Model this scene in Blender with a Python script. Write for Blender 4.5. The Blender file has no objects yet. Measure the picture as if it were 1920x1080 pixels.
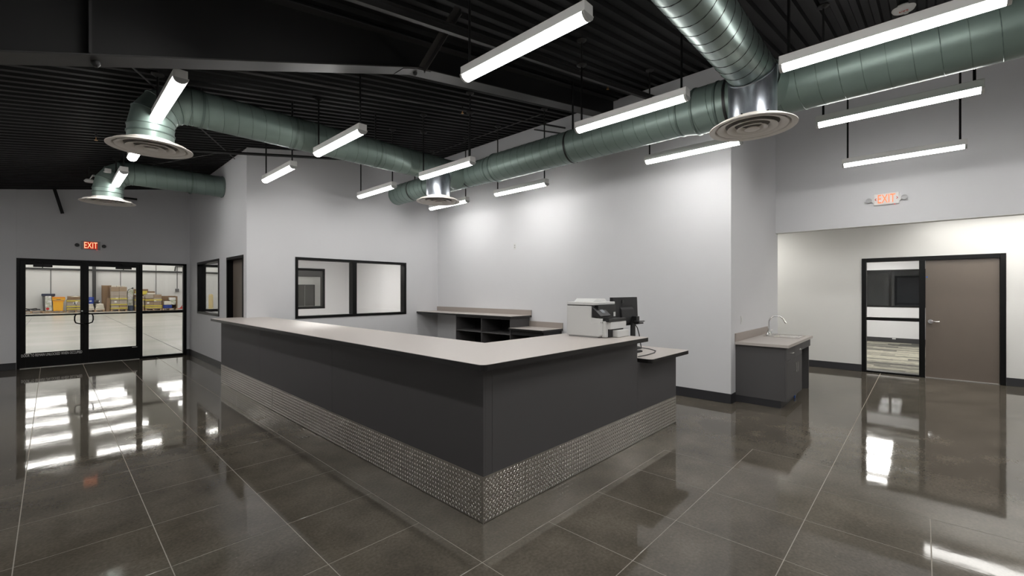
import bpy, bmesh, math, random
from mathutils import Vector
random.seed(7)
C = bpy.context.scene.collection
PI = math.pi

# ------------------------------------------------------------------ camera
F_PX, YAW, EYE = 816.2, math.radians(43.37), 1.55
cam_d = bpy.data.cameras.new('camera')
cam = bpy.data.objects.new('camera', cam_d); C.objects.link(cam)
cam_d.sensor_width = 36; cam_d.lens = F_PX/1920*36
cam_d.shift_y = 5.6/1920
cam_d.clip_start = 0.05; cam_d.clip_end = 200
cam.location = (0, 0, EYE); cam.rotation_euler = (PI/2, 0, YAW-PI/2)
bpy.context.scene.camera = cam

# ------------------------------------------------------------------ world, exposure
w = bpy.data.worlds.new('world'); bpy.context.scene.world = w
w.use_nodes = True
w.node_tree.nodes['Background'].inputs[0].default_value = (0.02, 0.022, 0.025, 1)
w.node_tree.nodes['Background'].inputs[1].default_value = 1.0
vs = bpy.context.scene.view_settings
vs.view_transform = 'Standard'; vs.look = 'None'; vs.gamma = 1.0; vs.use_curve_mapping = False
vs.exposure = 0.0
LOBBY_E = 34.0        # radiance of the lobby fixtures' lenses
WARE_E = 24.5         # warehouse high bays
OFFICE_E = 20.0       # office panels
CORR_E = 7.0          # corridor strips
INNER_E = 34.0        # panel in the room behind the window wall

# ------------------------------------------------------------------ materials
def srgb(r, g, b):
    f = lambda c: (c/255/12.92) if c/255 <= 0.04045 else ((c/255+0.055)/1.055)**2.4
    return (f(r), f(g), f(b), 1)

def mat(name, col, rough=0.5, metal=0.0, noise=0.0, scale=8.0, bump=0.0, bscale=60.0, spec=0.5, coat=0.0):
    m = bpy.data.materials.new(name); m.use_nodes = True
    nt = m.node_tree; p = nt.nodes['Principled BSDF']
    p.inputs['Base Color'].default_value = col
    p.inputs['Roughness'].default_value = rough
    p.inputs['Metallic'].default_value = metal
    p.inputs['Specular IOR Level'].default_value = spec
    p.inputs['Coat Weight'].default_value = coat
    if noise or bump:
        tc = nt.nodes.new('ShaderNodeTexCoord')
    if noise:
        n = nt.nodes.new('ShaderNodeTexNoise'); n.inputs['Scale'].default_value = scale
        n.inputs['Detail'].default_value = 5
        nt.links.new(tc.outputs['Object'], n.inputs['Vector'])
        mr = nt.nodes.new('ShaderNodeMapRange')
        mr.inputs['To Min'].default_value = 1-noise; mr.inputs['To Max'].default_value = 1+noise
        nt.links.new(n.outputs['Fac'], mr.inputs['Value'])
        mx = nt.nodes.new('ShaderNodeVectorMath'); mx.operation = 'SCALE'
        mx.inputs[0].default_value = col[:3]
        nt.links.new(mr.outputs['Result'], mx.inputs['Scale'])
        nt.links.new(mx.outputs['Vector'], p.inputs['Base Color'])
    if bump:
        n2 = nt.nodes.new('ShaderNodeTexNoise'); n2.inputs['Scale'].default_value = bscale
        nt.links.new(tc.outputs['Object'], n2.inputs['Vector'])
        b = nt.nodes.new('ShaderNodeBump'); b.inputs['Strength'].default_value = bump
        b.inputs['Distance'].default_value = 0.002
        nt.links.new(n2.outputs['Fac'], b.inputs['Height'])
        nt.links.new(b.outputs['Normal'], p.inputs['Normal'])
    return m

def emit(name, col, strength):
    m = bpy.data.materials.new(name); m.use_nodes = True
    nt = m.node_tree; nt.nodes.clear()
    e = nt.nodes.new('ShaderNodeEmission'); o = nt.nodes.new('ShaderNodeOutputMaterial')
    e.inputs[0].default_value = col; e.inputs[1].default_value = strength
    nt.links.new(e.outputs[0], o.inputs[0]); return m

def glass(name, tint=(1, 1, 1, 1), refl=1.0):
    m = bpy.data.materials.new(name); m.use_nodes = True
    nt = m.node_tree; nt.nodes.clear()
    o = nt.nodes.new('ShaderNodeOutputMaterial')
    t = nt.nodes.new('ShaderNodeBsdfTransparent'); t.inputs[0].default_value = tint
    g = nt.nodes.new('ShaderNodeBsdfGlossy'); g.inputs['Roughness'].default_value = 0.01
    fr = nt.nodes.new('ShaderNodeFresnel'); fr.inputs['IOR'].default_value = 1.4
    mu = nt.nodes.new('ShaderNodeMath'); mu.operation = 'MULTIPLY'; mu.inputs[1].default_value = refl
    mx = nt.nodes.new('ShaderNodeMixShader')
    nt.links.new(fr.outputs[0], mu.inputs[0]); nt.links.new(mu.outputs[0], mx.inputs[0])
    nt.links.new(t.outputs[0], mx.inputs[1]); nt.links.new(g.outputs[0], mx.inputs[2])
    nt.links.new(mx.outputs[0], o.inputs[0]); return m

def concrete():
    m = bpy.data.materials.new('polished_concrete'); m.use_nodes = True
    nt = m.node_tree; p = nt.nodes['Principled BSDF']
    tc = nt.nodes.new('ShaderNodeTexCoord')
    n1 = nt.nodes.new('ShaderNodeTexNoise'); n1.inputs['Scale'].default_value = 0.9; n1.inputs['Detail'].default_value = 8
    n1.inputs['Roughness'].default_value = 0.62
    n2 = nt.nodes.new('ShaderNodeTexNoise'); n2.inputs['Scale'].default_value = 55; n2.inputs['Detail'].default_value = 4
    n3 = nt.nodes.new('ShaderNodeTexNoise'); n3.inputs['Scale'].default_value = 3.2; n3.inputs['Detail'].default_value = 6
    for n in (n1, n2, n3): nt.links.new(tc.outputs['Object'], n.inputs['Vector'])
    r1 = nt.nodes.new('ShaderNodeValToRGB')
    e = r1.color_ramp.elements
    e[0].position = 0.30; e[0].color = (0.080, 0.070, 0.055, 1)
    e[1].position = 0.72; e[1].color = (0.152, 0.133, 0.106, 1)
    el = e.new(0.5); el.color = (0.114, 0.100, 0.080, 1)
    nt.links.new(n1.outputs['Fac'], r1.inputs[0])
    mr = nt.nodes.new('ShaderNodeMapRange'); mr.inputs['From Min'].default_value = 0.3; mr.inputs['From Max'].default_value = 0.7
    mr.inputs['To Min'].default_value = 0.82; mr.inputs['To Max'].default_value = 1.18
    nt.links.new(n2.outputs['Fac'], mr.inputs['Value'])
    mr2 = nt.nodes.new('ShaderNodeMapRange'); mr2.inputs['From Min'].default_value = 0.3; mr2.inputs['From Max'].default_value = 0.7
    mr2.inputs['To Min'].default_value = 0.8; mr2.inputs['To Max'].default_value = 1.2
    nt.links.new(n3.outputs['Fac'], mr2.inputs['Value'])
    mm = nt.nodes.new('ShaderNodeMath'); mm.operation = 'MULTIPLY'
    nt.links.new(mr.outputs[0], mm.inputs[0]); nt.links.new(mr2.outputs[0], mm.inputs[1])
    sc = nt.nodes.new('ShaderNodeVectorMath'); sc.operation = 'SCALE'
    nt.links.new(r1.outputs[0], sc.inputs[0]); nt.links.new(mm.outputs[0], sc.inputs['Scale'])
    # pale aggregate specks
    v = nt.nodes.new('ShaderNodeTexVoronoi'); v.inputs['Scale'].default_value = 16
    nt.links.new(tc.outputs['Object'], v.inputs['Vector'])
    lt = nt.nodes.new('ShaderNodeMath'); lt.operation = 'LESS_THAN'; lt.inputs[1].default_value = 0.045
    nt.links.new(v.outputs['Distance'], lt.inputs[0])
    ms = nt.nodes.new('ShaderNodeMath'); ms.operation = 'MULTIPLY'; ms.inputs[1].default_value = 0.35
    nt.links.new(lt.outputs[0], ms.inputs[0])
    mix = nt.nodes.new('ShaderNodeMix'); mix.data_type = 'RGBA'
    nt.links.new(ms.outputs[0], mix.inputs[0]); nt.links.new(sc.outputs[0], mix.inputs[6])
    mix.inputs[7].default_value = (0.45, 0.42, 0.37, 1)
    nt.links.new(mix.outputs[2], p.inputs['Base Color'])
    rr = nt.nodes.new('ShaderNodeMapRange'); rr.inputs['To Min'].default_value = 0.0; rr.inputs['To Max'].default_value = 0.10
    nt.links.new(n3.outputs['Fac'], rr.inputs['Value']); nt.links.new(rr.outputs[0], p.inputs['Roughness'])
    p.inputs['Specular IOR Level'].default_value = 0.44
    # gentle waviness of the trowelled surface
    wv = nt.nodes.new('ShaderNodeTexNoise'); wv.inputs['Scale'].default_value = 5.0; wv.inputs['Detail'].default_value = 3
    nt.links.new(tc.outputs['Object'], wv.inputs['Vector'])
    b = nt.nodes.new('ShaderNodeBump'); b.inputs['Strength'].default_value = 0.035; b.inputs['Distance'].default_value = 0.01
    nt.links.new(wv.outputs['Fac'], b.inputs['Height']); nt.links.new(b.outputs[0], p.inputs['Normal'])
    return m

def cloudy(name, ca, cb, scale, rough, stretch=(1, 1, 1), bump=0.0):
    m = bpy.data.materials.new(name); m.use_nodes = True
    nt = m.node_tree; p = nt.nodes['Principled BSDF']
    tc = nt.nodes.new('ShaderNodeTexCoord'); mp = nt.nodes.new('ShaderNodeMapping')
    mp.inputs['Scale'].default_value = stretch
    n = nt.nodes.new('ShaderNodeTexNoise'); n.inputs['Scale'].default_value = scale; n.inputs['Detail'].default_value = 6
    r = nt.nodes.new('ShaderNodeValToRGB')
    r.color_ramp.elements[0].position = 0.36; r.color_ramp.elements[1].position = 0.66
    r.color_ramp.elements[0].color = ca; r.color_ramp.elements[1].color = cb
    nt.links.new(tc.outputs['Object'], mp.inputs[0]); nt.links.new(mp.outputs[0], n.inputs['Vector'])
    nt.links.new(n.outputs['Fac'], r.inputs[0]); nt.links.new(r.outputs[0], p.inputs['Base Color'])
    p.inputs['Roughness'].default_value = rough
    return m, p, n, nt

M = {}
M['wall'] = mat('wall_paint', (0.73, 0.73, 0.748, 1), 0.72, noise=0.015, scale=3, bump=0.05, bscale=220)
M['wall_warm'] = mat('wall_paint_warm', (0.77, 0.765, 0.745, 1), 0.72, noise=0.015, scale=3, bump=0.05, bscale=220)
M['concrete'] = concrete()
M['joint'] = mat('joint_filler', (0.33, 0.30, 0.255, 1), 0.8, noise=0.2, scale=40)
M['base'] = mat('rubber_base', (0.035, 0.035, 0.039, 1), 0.45)
M['black'] = mat('black_frame', (0.0022, 0.0022, 0.0024, 1), 0.4, spec=0.25)
M['deck'] = mat('black_deck', (0.0032, 0.0031, 0.0034, 1), 0.55, noise=0.15, scale=4, spec=0.25)
M['steel_black'] = mat('painted_steel', (0.028, 0.027, 0.027, 1), 0.48, noise=0.15, scale=6)
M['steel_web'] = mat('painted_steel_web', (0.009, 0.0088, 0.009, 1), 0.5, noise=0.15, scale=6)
M['hang'] = mat('black_hanger', (0.008, 0.008, 0.008, 1), 0.5)
M['duct'] = mat('green_duct', (0.20, 0.262, 0.238, 1), 0.42, 0.35, noise=0.12, scale=5)
M['duct_seam'] = mat('green_duct_seam', (0.13, 0.175, 0.16, 1), 0.4, 0.4)
M['duct_bright'] = mat('green_duct_bright', (0.24, 0.30, 0.28, 1), 0.32, 0.75, noise=0.12, scale=5)
gm, gp, gn, gnt = cloudy('galvanised_steel', (0.20, 0.22, 0.25, 1), (0.62, 0.66, 0.72, 1), 6, 0.28, (1, 1, 0.35)); gp.inputs['Metallic'].default_value = 0.9
M['galv'] = gm
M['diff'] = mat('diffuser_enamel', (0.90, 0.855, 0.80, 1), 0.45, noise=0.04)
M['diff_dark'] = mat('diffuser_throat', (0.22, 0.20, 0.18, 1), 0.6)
M['white_metal'] = mat('white_enamel', (0.82, 0.81, 0.79, 1), 0.4)
M['lens_end'] = mat('lens_end', (0.45, 0.45, 0.44, 1), 0.35)
M['led'] = emit('led_lens', (1.0, 0.985, 0.955, 1), LOBBY_E)
M['ware_led'] = emit('high_bay_lens', (1.0, 0.98, 0.93, 1), WARE_E)
M['panel_led'] = emit('troffer_lens', (1.0, 0.98, 0.93, 1), OFFICE_E)
M['corr_led'] = emit('corridor_lens', (1.0, 0.98, 0.93, 1), CORR_E)
M['corr_fill_led'] = emit('corridor_fill_lens', (1.0, 0.98, 0.93, 1), CORR_E*2.4)  # stronger lens of the two unseen fill lights in the corridor
M['inner_led'] = emit('inner_panel_lens', (1.0, 0.98, 0.93, 1), INNER_E)
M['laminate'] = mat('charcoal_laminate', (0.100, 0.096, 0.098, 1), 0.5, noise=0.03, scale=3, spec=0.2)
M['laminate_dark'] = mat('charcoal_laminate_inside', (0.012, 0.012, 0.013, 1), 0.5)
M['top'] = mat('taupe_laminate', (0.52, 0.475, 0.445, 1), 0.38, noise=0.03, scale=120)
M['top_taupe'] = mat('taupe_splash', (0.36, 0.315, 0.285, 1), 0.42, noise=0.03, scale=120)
M['edge'] = mat('black_edge_band', (0.010, 0.009, 0.009, 1), 0.35)
M['plate'] = mat('diamond_plate', (0.50, 0.475, 0.435, 1), 0.33, 0.92, noise=0.12, scale=9)
M['lug'] = mat('diamond_lug', (0.85, 0.82, 0.77, 1), 0.22, 0.95)
M['glass'] = glass('clear_glass', refl=0.55)
M['glass_dark'] = glass('grey_glass', (0.75, 0.78, 0.8, 1), 1.6)
M['door_brown'] = mat('brown_door_veneer', (0.160, 0.131, 0.108, 1), 0.42, noise=0.05, scale=4)
M['chrome'] = mat('chrome', (0.80, 0.80, 0.79, 1), 0.16, 1.0)
M['steel'] = mat('stainless', (0.58, 0.56, 0.53, 1), 0.27, 1.0)
M['white_plastic'] = mat('white_plastic', (0.70, 0.70, 0.69, 1), 0.35)
M['grey_plastic'] = mat('grey_plastic', (0.42, 0.42, 0.43, 1), 0.35)
M['black_plastic'] = mat('black_plastic', (0.012, 0.012, 0.013, 1), 0.3)
M['black_matt'] = mat('black_matt_plastic', (0.008, 0.008, 0.009, 1), 0.55)
M['screen'] = mat('panel_screen', (0.20, 0.22, 0.24, 1), 0.15)
M['exit_red'] = emit('exit_letters', (1.0, 0.23, 0.10, 1), 1.6)
M['exit_warm'] = emit('exit_letters_bright', (1.0, 0.55, 0.30, 1), 1.4)
M['exit_glow'] = emit('exit_backlight', (1.0, 0.06, 0.03, 1), 0.45)
M['exit_arrow'] = mat('exit_arrow_red', (0.6, 0.06, 0.03, 1), 0.4)
M['white_print'] = mat('white_vinyl', (0.92, 0.92, 0.90, 1), 0.5)
M['blue_tape'] = mat('blue_tape', (0.03, 0.14, 0.55, 1), 0.5)
M['led_red'] = emit('red_pilot', (1.0, 0.05, 0.05, 1), 2.0)
wf, wp_, _, _ = cloudy('warehouse_concrete', (0.355, 0.35, 0.315, 1), (0.45, 0.44, 0.40, 1), 0.5, 0.25, (0.35, 1.0, 1)); M['ware_floor'] = wf
M['ware_wall'] = mat('warehouse_liner', (0.58, 0.58, 0.57, 1), 0.6, noise=0.03, scale=0.6)
M['ware_wall_top'] = mat('warehouse_liner_upper', (0.68, 0.68, 0.66, 1), 0.6, noise=0.03, scale=0.6)
M['ware_dark'] = mat('warehouse_steel', (0.03, 0.03, 0.03, 1), 0.5)
M['ware_grey'] = mat('warehouse_grey_panel', (0.10, 0.10, 0.10, 1), 0.5)
M['ware_door'] = mat('warehouse_grey_door', (0.075, 0.075, 0.068, 1), 0.5)
M['card'] = mat('cardboard', (0.30, 0.22, 0.15, 1), 0.8, noise=0.12, scale=2.5)
M['card_brown'] = mat('brown_cardboard', (0.20, 0.125, 0.07, 1), 0.8, noise=0.12, scale=2.5)
M['wrap'] = mat('wrapped_carton', (0.36, 0.305, 0.255, 1), 0.45, noise=0.15, scale=3)
M['strap'] = mat('yellow_tape', (0.60, 0.50, 0.06, 1), 0.5, noise=0.3, scale=20)
M['wood'] = mat('pallet_wood', (0.38, 0.25, 0.15, 1), 0.8, noise=0.2, scale=6)
M['yellow'] = mat('yellow_plastic', (0.80, 0.40, 0.02, 1), 0.5, noise=0.12, scale=5)
M['orange'] = mat('orange_plastic', (0.75, 0.26, 0.02, 1), 0.5)
M['blue'] = mat('blue_plastic', (0.015, 0.045, 0.28, 1), 0.4)
M['navy'] = mat('navy_plastic', (0.03, 0.04, 0.07, 1), 0.45)
sk, _, _, _ = cloudy('printed_sack', (0.30, 0.33, 0.20, 1), (0.75, 0.73, 0.76, 1), 5, 0.6); M['sack'] = sk
M['white_bag'] = mat('white_bag', (0.62, 0.58, 0.50, 1), 0.6, noise=0.15, scale=5)
M['red'] = mat('red_paint', (0.45, 0.02, 0.015, 1), 0.4)
M['bollard'] = mat('yellow_bollard', (0.78, 0.55, 0.07, 1), 0.45)
M['rubber'] = mat('black_rubber', (0.02, 0.02, 0.022, 1), 0.6)
cps = []
for k, (a_, b_) in enumerate([((0.05, 0.048, 0.042, 1), (0.25, 0.24, 0.20, 1)), ((0.20, 0.19, 0.155, 1), (0.42, 0.40, 0.32, 1)), ((0.10, 0.097, 0.083, 1), (0.34, 0.325, 0.265, 1)), ((0.025, 0.024, 0.022, 1), (0.13, 0.125, 0.11, 1))]):
    cm, cp_, _, _ = cloudy('carpet_%d' % k, a_, b_, 11, 0.95, (3.2, 0.7, 1)); cps.append(cm)

# ------------------------------------------------------------------ geometry helpers (all vertices in world metres)
class MB:
    def __init__(s): s.v = []; s.f = []; s.smooth = False
    def add(s, vs_, fs):
        o = len(s.v); s.v += [tuple(p) for p in vs_]; s.f += [tuple(i+o for i in q) for q in fs]; return s
    def box(s, x0, y0, z0, x1, y1, z1):
        x0, x1 = min(x0, x1), max(x0, x1); y0, y1 = min(y0, y1), max(y0, y1); z0, z1 = min(z0, z1), max(z0, z1)
        return s.add([(x0,y0,z0),(x1,y0,z0),(x1,y1,z0),(x0,y1,z0),(x0,y0,z1),(x1,y0,z1),(x1,y1,z1),(x0,y1,z1)],
                     [(0,3,2,1),(4,5,6,7),(0,1,5,4),(1,2,6,5),(2,3,7,6),(3,0,4,7)])
    def prism(s, poly, axis, a, b):
        """poly: 2D points; extruded along axis from a to b. 'z': (x,y); 'y': (x,z); 'x': (y,z)"""
        f = {'z': lambda p, t: (p[0], p[1], t), 'y': lambda p, t: (p[0], t, p[1]), 'x': lambda p, t: (t, p[0], p[1])}[axis]
        n = len(poly)
        vs_ = [f(p, a) for p in poly]+[f(p, b) for p in poly]
        fs = [tuple(range(n))[::-1], tuple(range(n, 2*n))]+[(i, (i+1) % n, (i+1) % n+n, i+n) for i in range(n)]
        return s.add(vs_, fs)
    def tube(s, path, r, n=8, caps=True, radii=None):
        path = [Vector(p) for p in path]; o = len(s.v); prev = None
        for i, p in enumerate(path):
            t = (path[min(i+1, len(path)-1)]-path[max(i-1, 0)]).normalized()
            if prev is None:
                up = Vector((0, 0, 1)) if abs(t.z) < 0.9 else Vector((1, 0, 0))
                a = t.cross(up).normalized()
            else:
                a = (prev-t*prev.dot(t)).normalized()
            b = t.cross(a); prev = a
            rr = radii[i] if radii else r
            for k in range(n):
                q = p+a*(rr*math.cos(2*PI*k/n))+b*(rr*math.sin(2*PI*k/n)); s.v.append(tuple(q))
        m = len(path)
        for i in range(m-1):
            for k in range(n):
                s.f.append((o+i*n+k, o+i*n+(k+1) % n, o+(i+1)*n+(k+1) % n, o+(i+1)*n+k))
        if caps:
            s.f.append(tuple(o+k for k in range(n))[::-1]); s.f.append(tuple(o+(m-1)*n+k for k in range(n)))
        s.smooth = True; return s
    def lathe(s, prof, c, n=40):
        """prof: (r, z) pairs, axis z through c"""
        o = len(s.v)
        for r, z in prof:
            for k in range(n):
                s.v.append((c[0]+r*math.cos(2*PI*k/n), c[1]+r*math.sin(2*PI*k/n), c[2]+z))
        for i in range(len(prof)-1):
            for k in range(n):
                s.f.append((o+i*n+k, o+i*n+(k+1) % n, o+(i+1)*n+(k+1) % n, o+(i+1)*n+k))
        s.smooth = True; return s

def tag(o, label=None, cat=None, group=None, kind=None):
    if label: o['label'] = label
    if cat: o['category'] = cat
    if group: o['group'] = group
    if kind: o['kind'] = kind
    return o

def wloc(o):
    p = Vector((0, 0, 0))
    while o is not None: p += Vector(o.location); o = o.parent
    return p

def part(name, mb, m, parent=None, bevel=0.0, label=None, kind=None, loc=None, closed=True):
    base = wloc(parent) if parent else Vector((0, 0, 0))
    if loc is not None: base = Vector(loc)
    me = bpy.data.meshes.new(name)
    me.from_pydata([tuple(Vector(p)-base) for p in mb.v], [], mb.f)
    bm = bmesh.new(); bm.from_mesh(me)
    bmesh.ops.recalc_face_normals(bm, faces=bm.faces)
    bm.to_mesh(me); bm.free()
    if isinstance(m, (list, tuple)):
        for q in m: me.materials.append(q)
    else: me.materials.append(m)
    if mb.smooth:
        me.polygons.foreach_set('use_smooth', [True]*len(me.polygons))
        me.set_sharp_from_angle(angle=math.radians(38))
    o = bpy.data.objects.new(name, me); C.objects.link(o)
    if parent: o.parent = parent
    if loc is not None and not parent: o.location = loc
    if bevel:
        b = o.modifiers.new('bevel', 'BEVEL'); b.width = bevel; b.segments = 2; b.limit_method = 'ANGLE'
    if label: o['label'] = label
    if kind: o['kind'] = kind
    return o

def thing(name, loc, label, cat, group=None):
    o = bpy.data.objects.new(name, None); C.objects.link(o); o.location = loc
    o.empty_display_size = 0.1
    return tag(o, label, cat, group)

def struct_root(name, loc=(0, 0, 0), label=None):
    o = bpy.data.objects.new(name, None); C.objects.link(o); o.location = loc; o['kind'] = 'structure'
    if label: o['label'] = label
    return o

def struct(name, mb, m, bevel=0.0):
    return part(name, mb, m, None, bevel, kind='structure')

def B(*a): return MB().box(*a)

def copy_tree(o, parent=None):
    c = o.copy(); C.objects.link(c)
    if parent: c.parent = parent
    for ch in list(o.children): copy_tree(ch, c)
    return c

def text_mesh(txt, size, depth=0.002, width=1.0):
    cu = bpy.data.curves.new('text', 'FONT'); cu.body = txt; cu.size = size; cu.extrude = depth
    cu.align_x = 'CENTER'; cu.align_y = 'CENTER'
    cu.resolution_u = 3
    o = bpy.data.objects.new('tmp', cu); C.objects.link(o)
    dg = bpy.context.evaluated_depsgraph_get()
    me = bpy.data.meshes.new_from_object(o.evaluated_get(dg))
    mb = MB(); mb.v = [(v.co.x*width, v.co.y, v.co.z) for v in me.vertices]; mb.f = [tuple(p.vertices) for p in me.polygons]
    bpy.data.objects.remove(o); bpy.data.curves.remove(cu)
    return mb

def rz(x): return 3.638+x/6          # underside of the sloping roof

# ------------------------------------------------------------------ key planes
X1 = 6.403      # long light wall
YE = 1.917      # its near end
Y2 = 8.518      # window wall
XS = 2.325      # side wall
YD = 13.04      # wall with the glass doors
XH = 8.896      # header wall
XD = 10.733     # corridor door wall
XL = -2.6       # eave wall (outside the frame)
YB = -4.5       # wall behind the camera

# ================================================================== FLOOR
floor = part('floor', B(XL-0.3, YB-0.3, -0.15, XD+0.2, YD+0.1, -0.0009), M['joint'], None, kind='structure')
def inset_poly(poly, d):
    n = len(poly); area = sum(poly[i][0]*poly[(i+1) % n][1]-poly[(i+1) % n][0]*poly[i][1] for i in range(n))
    sgn = 1 if area > 0 else -1; out = []
    for i in range(n):
        p0, p1, p2 = Vector(poly[i-1]), Vector(poly[i]), Vector(poly[(i+1) % n])
        e1 = (p1-p0).normalized(); e2 = (p2-p1).normalized()
        n1 = Vector((-e1.y, e1.x))*sgn; n2 = Vector((-e2.y, e2.x))*sgn
        out.append(tuple(p1+n1*d+n2*d))
    return out
def slab(poly):
    q = inset_poly(poly, 0.0026); q2 = inset_poly(poly, 0.0031)
    mb = MB(); n = len(q)
    mb.add([(x, y, -0.0010) for x, y in q]+[(x, y, -0.0004) for x, y in q]+[(x, y, 0) for x, y in q2],
           [(i, (i+1) % n, (i+1) % n+n, i+n) for i in range(n)]+[(i+n, (i+1) % n+n, (i+1) % n+2*n, i+2*n) for i in range(n)]+[tuple(range(2*n, 3*n))])
    return part('slab', mb, M['concrete'], floor)
GX = [XL, -1.975, -1.365, -0.756, -0.147, 0.463, 1.08, 1.69, 2.297, 2.90, 3.503, 4.108]
GY = [YB, -1.27, -0.65, -0.035, 0.584, 1.215, 1.83]
def rect(x0, y0, x1, y1): return [(x0, y0), (x1, y0), (x1, y1), (x0, y1)]
for i in range(len(GX)-1):
    for j in range(len(GY)-1): slab(rect(GX[i], GY[j], GX[i+1], GY[j+1]))
HY = [1.83, 2.452, 3.075, 3.708, 4.343, 4.98, YD]
for i in range(7):
    for j in range(len(HY)-1): slab(rect(GX[i], HY[j], GX[i+1], HY[j+1]))
slab(rect(4.108, 0.584, 4.72, 1.215))
slab(rect(4.108, YB, XD+0.15, 0.584))
slab([(1.69, 1.83), (4.108, 1.83), (4.108, 1.215), (4.72, 1.215), (4.72, 0.584), (XD+0.15, 0.584), (XD+0.15, 3.5), (6.5, 3.5), (6.5, Y2+0.05), (2.4, Y2+0.05), (2.4, YD), (1.69, YD)])

# ================================================================== WALLS
def wall(name, axis, t0, t1, a, b, top, openings=(), m=None, z0=0.0):
    """axis 'y': wall in plane y=t0..t1 spanning x a..b; axis 'x': spanning y. top(s) gives the height."""
    mb = MB()
    cuts = sorted(set([a, b]+[o[0] for o in openings]+[o[1] for o in openings]))
    for c0, c1 in zip(cuts[:-1], cuts[1:]):
        mid = (c0+c1)/2; ops = sorted([(o[2], o[3]) for o in openings if o[0] < mid < o[1]])
        z = z0
        for (oa, ob) in ops:
            if oa > z+1e-4: mb.prism([(c0, z), (c1, z), (c1, oa), (c0, oa)], axis, t0, t1)
            z = ob
        mb.prism([(c0, z), (c1, z), (c1, top(c1)), (c0, top(c0))], axis, t0, t1)
    return struct(name, mb, m or M['wall'])
flat = lambda h: (lambda s: h)
win2 = (3.126, 5.522, 1.029, 2.187)       # window in the window wall
side_win = (10.313, 12.198, 1.034, 2.205)
side_door = (8.70, 9.751, 0.0, 2.19)
left_door = (-0.474, 2.262, 0.0, 2.204)
inner_win = (2.55, 5.632, 1.03, 2.21)
ST_T = 0.14
wall('wall_back', 'x', X1, X1+ST_T, YE, YD, flat(rz(X1)+0.08))
wall('wall_return', 'y', YE, YE+ST_T, X1+ST_T, XH+ST_T, lambda x: rz(x)+0.08)
wall('wall_window', 'y', Y2, Y2+ST_T, XS, X1, lambda x: rz(x)+0.08, [win2])
wall('wall_side', 'x', XS, XS+ST_T, Y2+ST_T, YD, flat(rz(XS)+0.08), [side_win, side_door])
wall('wall_door', 'y', YD, YD+ST_T, -0.474, X1+0.6, lambda x: rz(x)+0.3, [left_door, inner_win])
wall('wall_door_left', 'y', YD-0.02, YD+ST_T, XL, -0.474, lambda x: rz(x)+0.3)
wall('wall_header', 'x', XH, XH+ST_T, YB, YE, flat(rz(XH)+0.2), z0=2.586)
wall('wall_corridor', 'x', XD, XD+ST_T, YB, 4.2, flat(2.95), [(-0.987, 0.863, 0.0, 2.172)], M['wall_warm'])
wall('wall_corridor_end', 'y', 4.2, 4.34, XH, XD+ST_T, flat(2.95), m=M['wall_warm'])
wall('wall_corridor_inner', 'x', XH+0.0, XH+ST_T, YE+ST_T, 4.2, flat(2.95), m=M['wall_warm'])
wall('wall_eave', 'x', XL-ST_T, XL, YB, YD+ST_T, flat(rz(XL)+0.2))
wall('wall_behind', 'y', YB-ST_T, YB, XL-ST_T, XD+ST_T, lambda x: rz(x)+0.3)
struct('ceiling_corridor', B(XH+ST_T, YB, 2.86, XD, 4.2, 2.95), M['wall_warm'])
struct('trim_1', B(XH-0.002, YB, 2.578, XH+ST_T+0.002, YE-0.001, 2.586), M['wall_warm'])

# baseboards
def bb(name, *boxes):
    mb = MB()
    for b in boxes: mb.box(*b)
    return struct(name, mb, M['base'], 0.003)
HB = 0.135
bb('baseboard_back', (X1-0.010, YE-0.010, 0, X1, 4.7, HB))
bb('baseboard_return', (X1-0.010, YE-0.010, 0, 6.58, YE, HB), (8.26, YE-0.010, 0, XH+ST_T+0.010, YE, HB), (XH+ST_T, YE, 0, XH+ST_T+0.010, YE+ST_T, HB))
bb('baseboard_window', (2.7, Y2-0.010, 0, 5.78, Y2, HB))
bb('baseboard_side', (XS-0.010, 9.80, 0, XS, YD, HB), (XS-0.010, Y2, 0, XS, 8.64, HB))
bb('baseboard_left', (XL, YD-0.030, 0, -0.476, YD-0.02, HB), (2.264, YD-0.010, 0, XS-0.010, YD, HB))
bb('baseboard_corridor', (XD-0.010, 0.865, 0, XD, 4.2, HB), (XD-0.010, YB, 0, XD, -0.99, HB))

# ================================================================== CEILING (ribbed black deck)
ceiling = struct_root('ceiling', (0, 0, 0))
PITCH = 0.152
def deck_panel(y0, nr, xa, xb):
    prof = []
    for k in range(nr):
        y = y0+k*PITCH
        prof += [(y, 0.0), (y+0.055, 0.0), (y+0.072, 0.040), (y+0.135, 0.040)]
    prof.append((y0+nr*PITCH, 0.0))
    mb = MB(); vs_ = []
    for x in (xa, xb):
        for (y, h) in prof: vs_.append((x, y, rz(x)+h))
    n = len(prof)
    mb.add(vs_, [(i, i+1, i+1+n, i+n) for i in range(n-1)])
    return part('deck_panel', mb, M['deck'], ceiling)
y = YB
while y < YD:
    nr = min(6, int(math.ceil((YD+0.05-y)/PITCH)))
    deck_panel(y, nr, XL, XH+0.05 if y < YE+0.2 else X1+0.1); y += nr*PITCH
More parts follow.
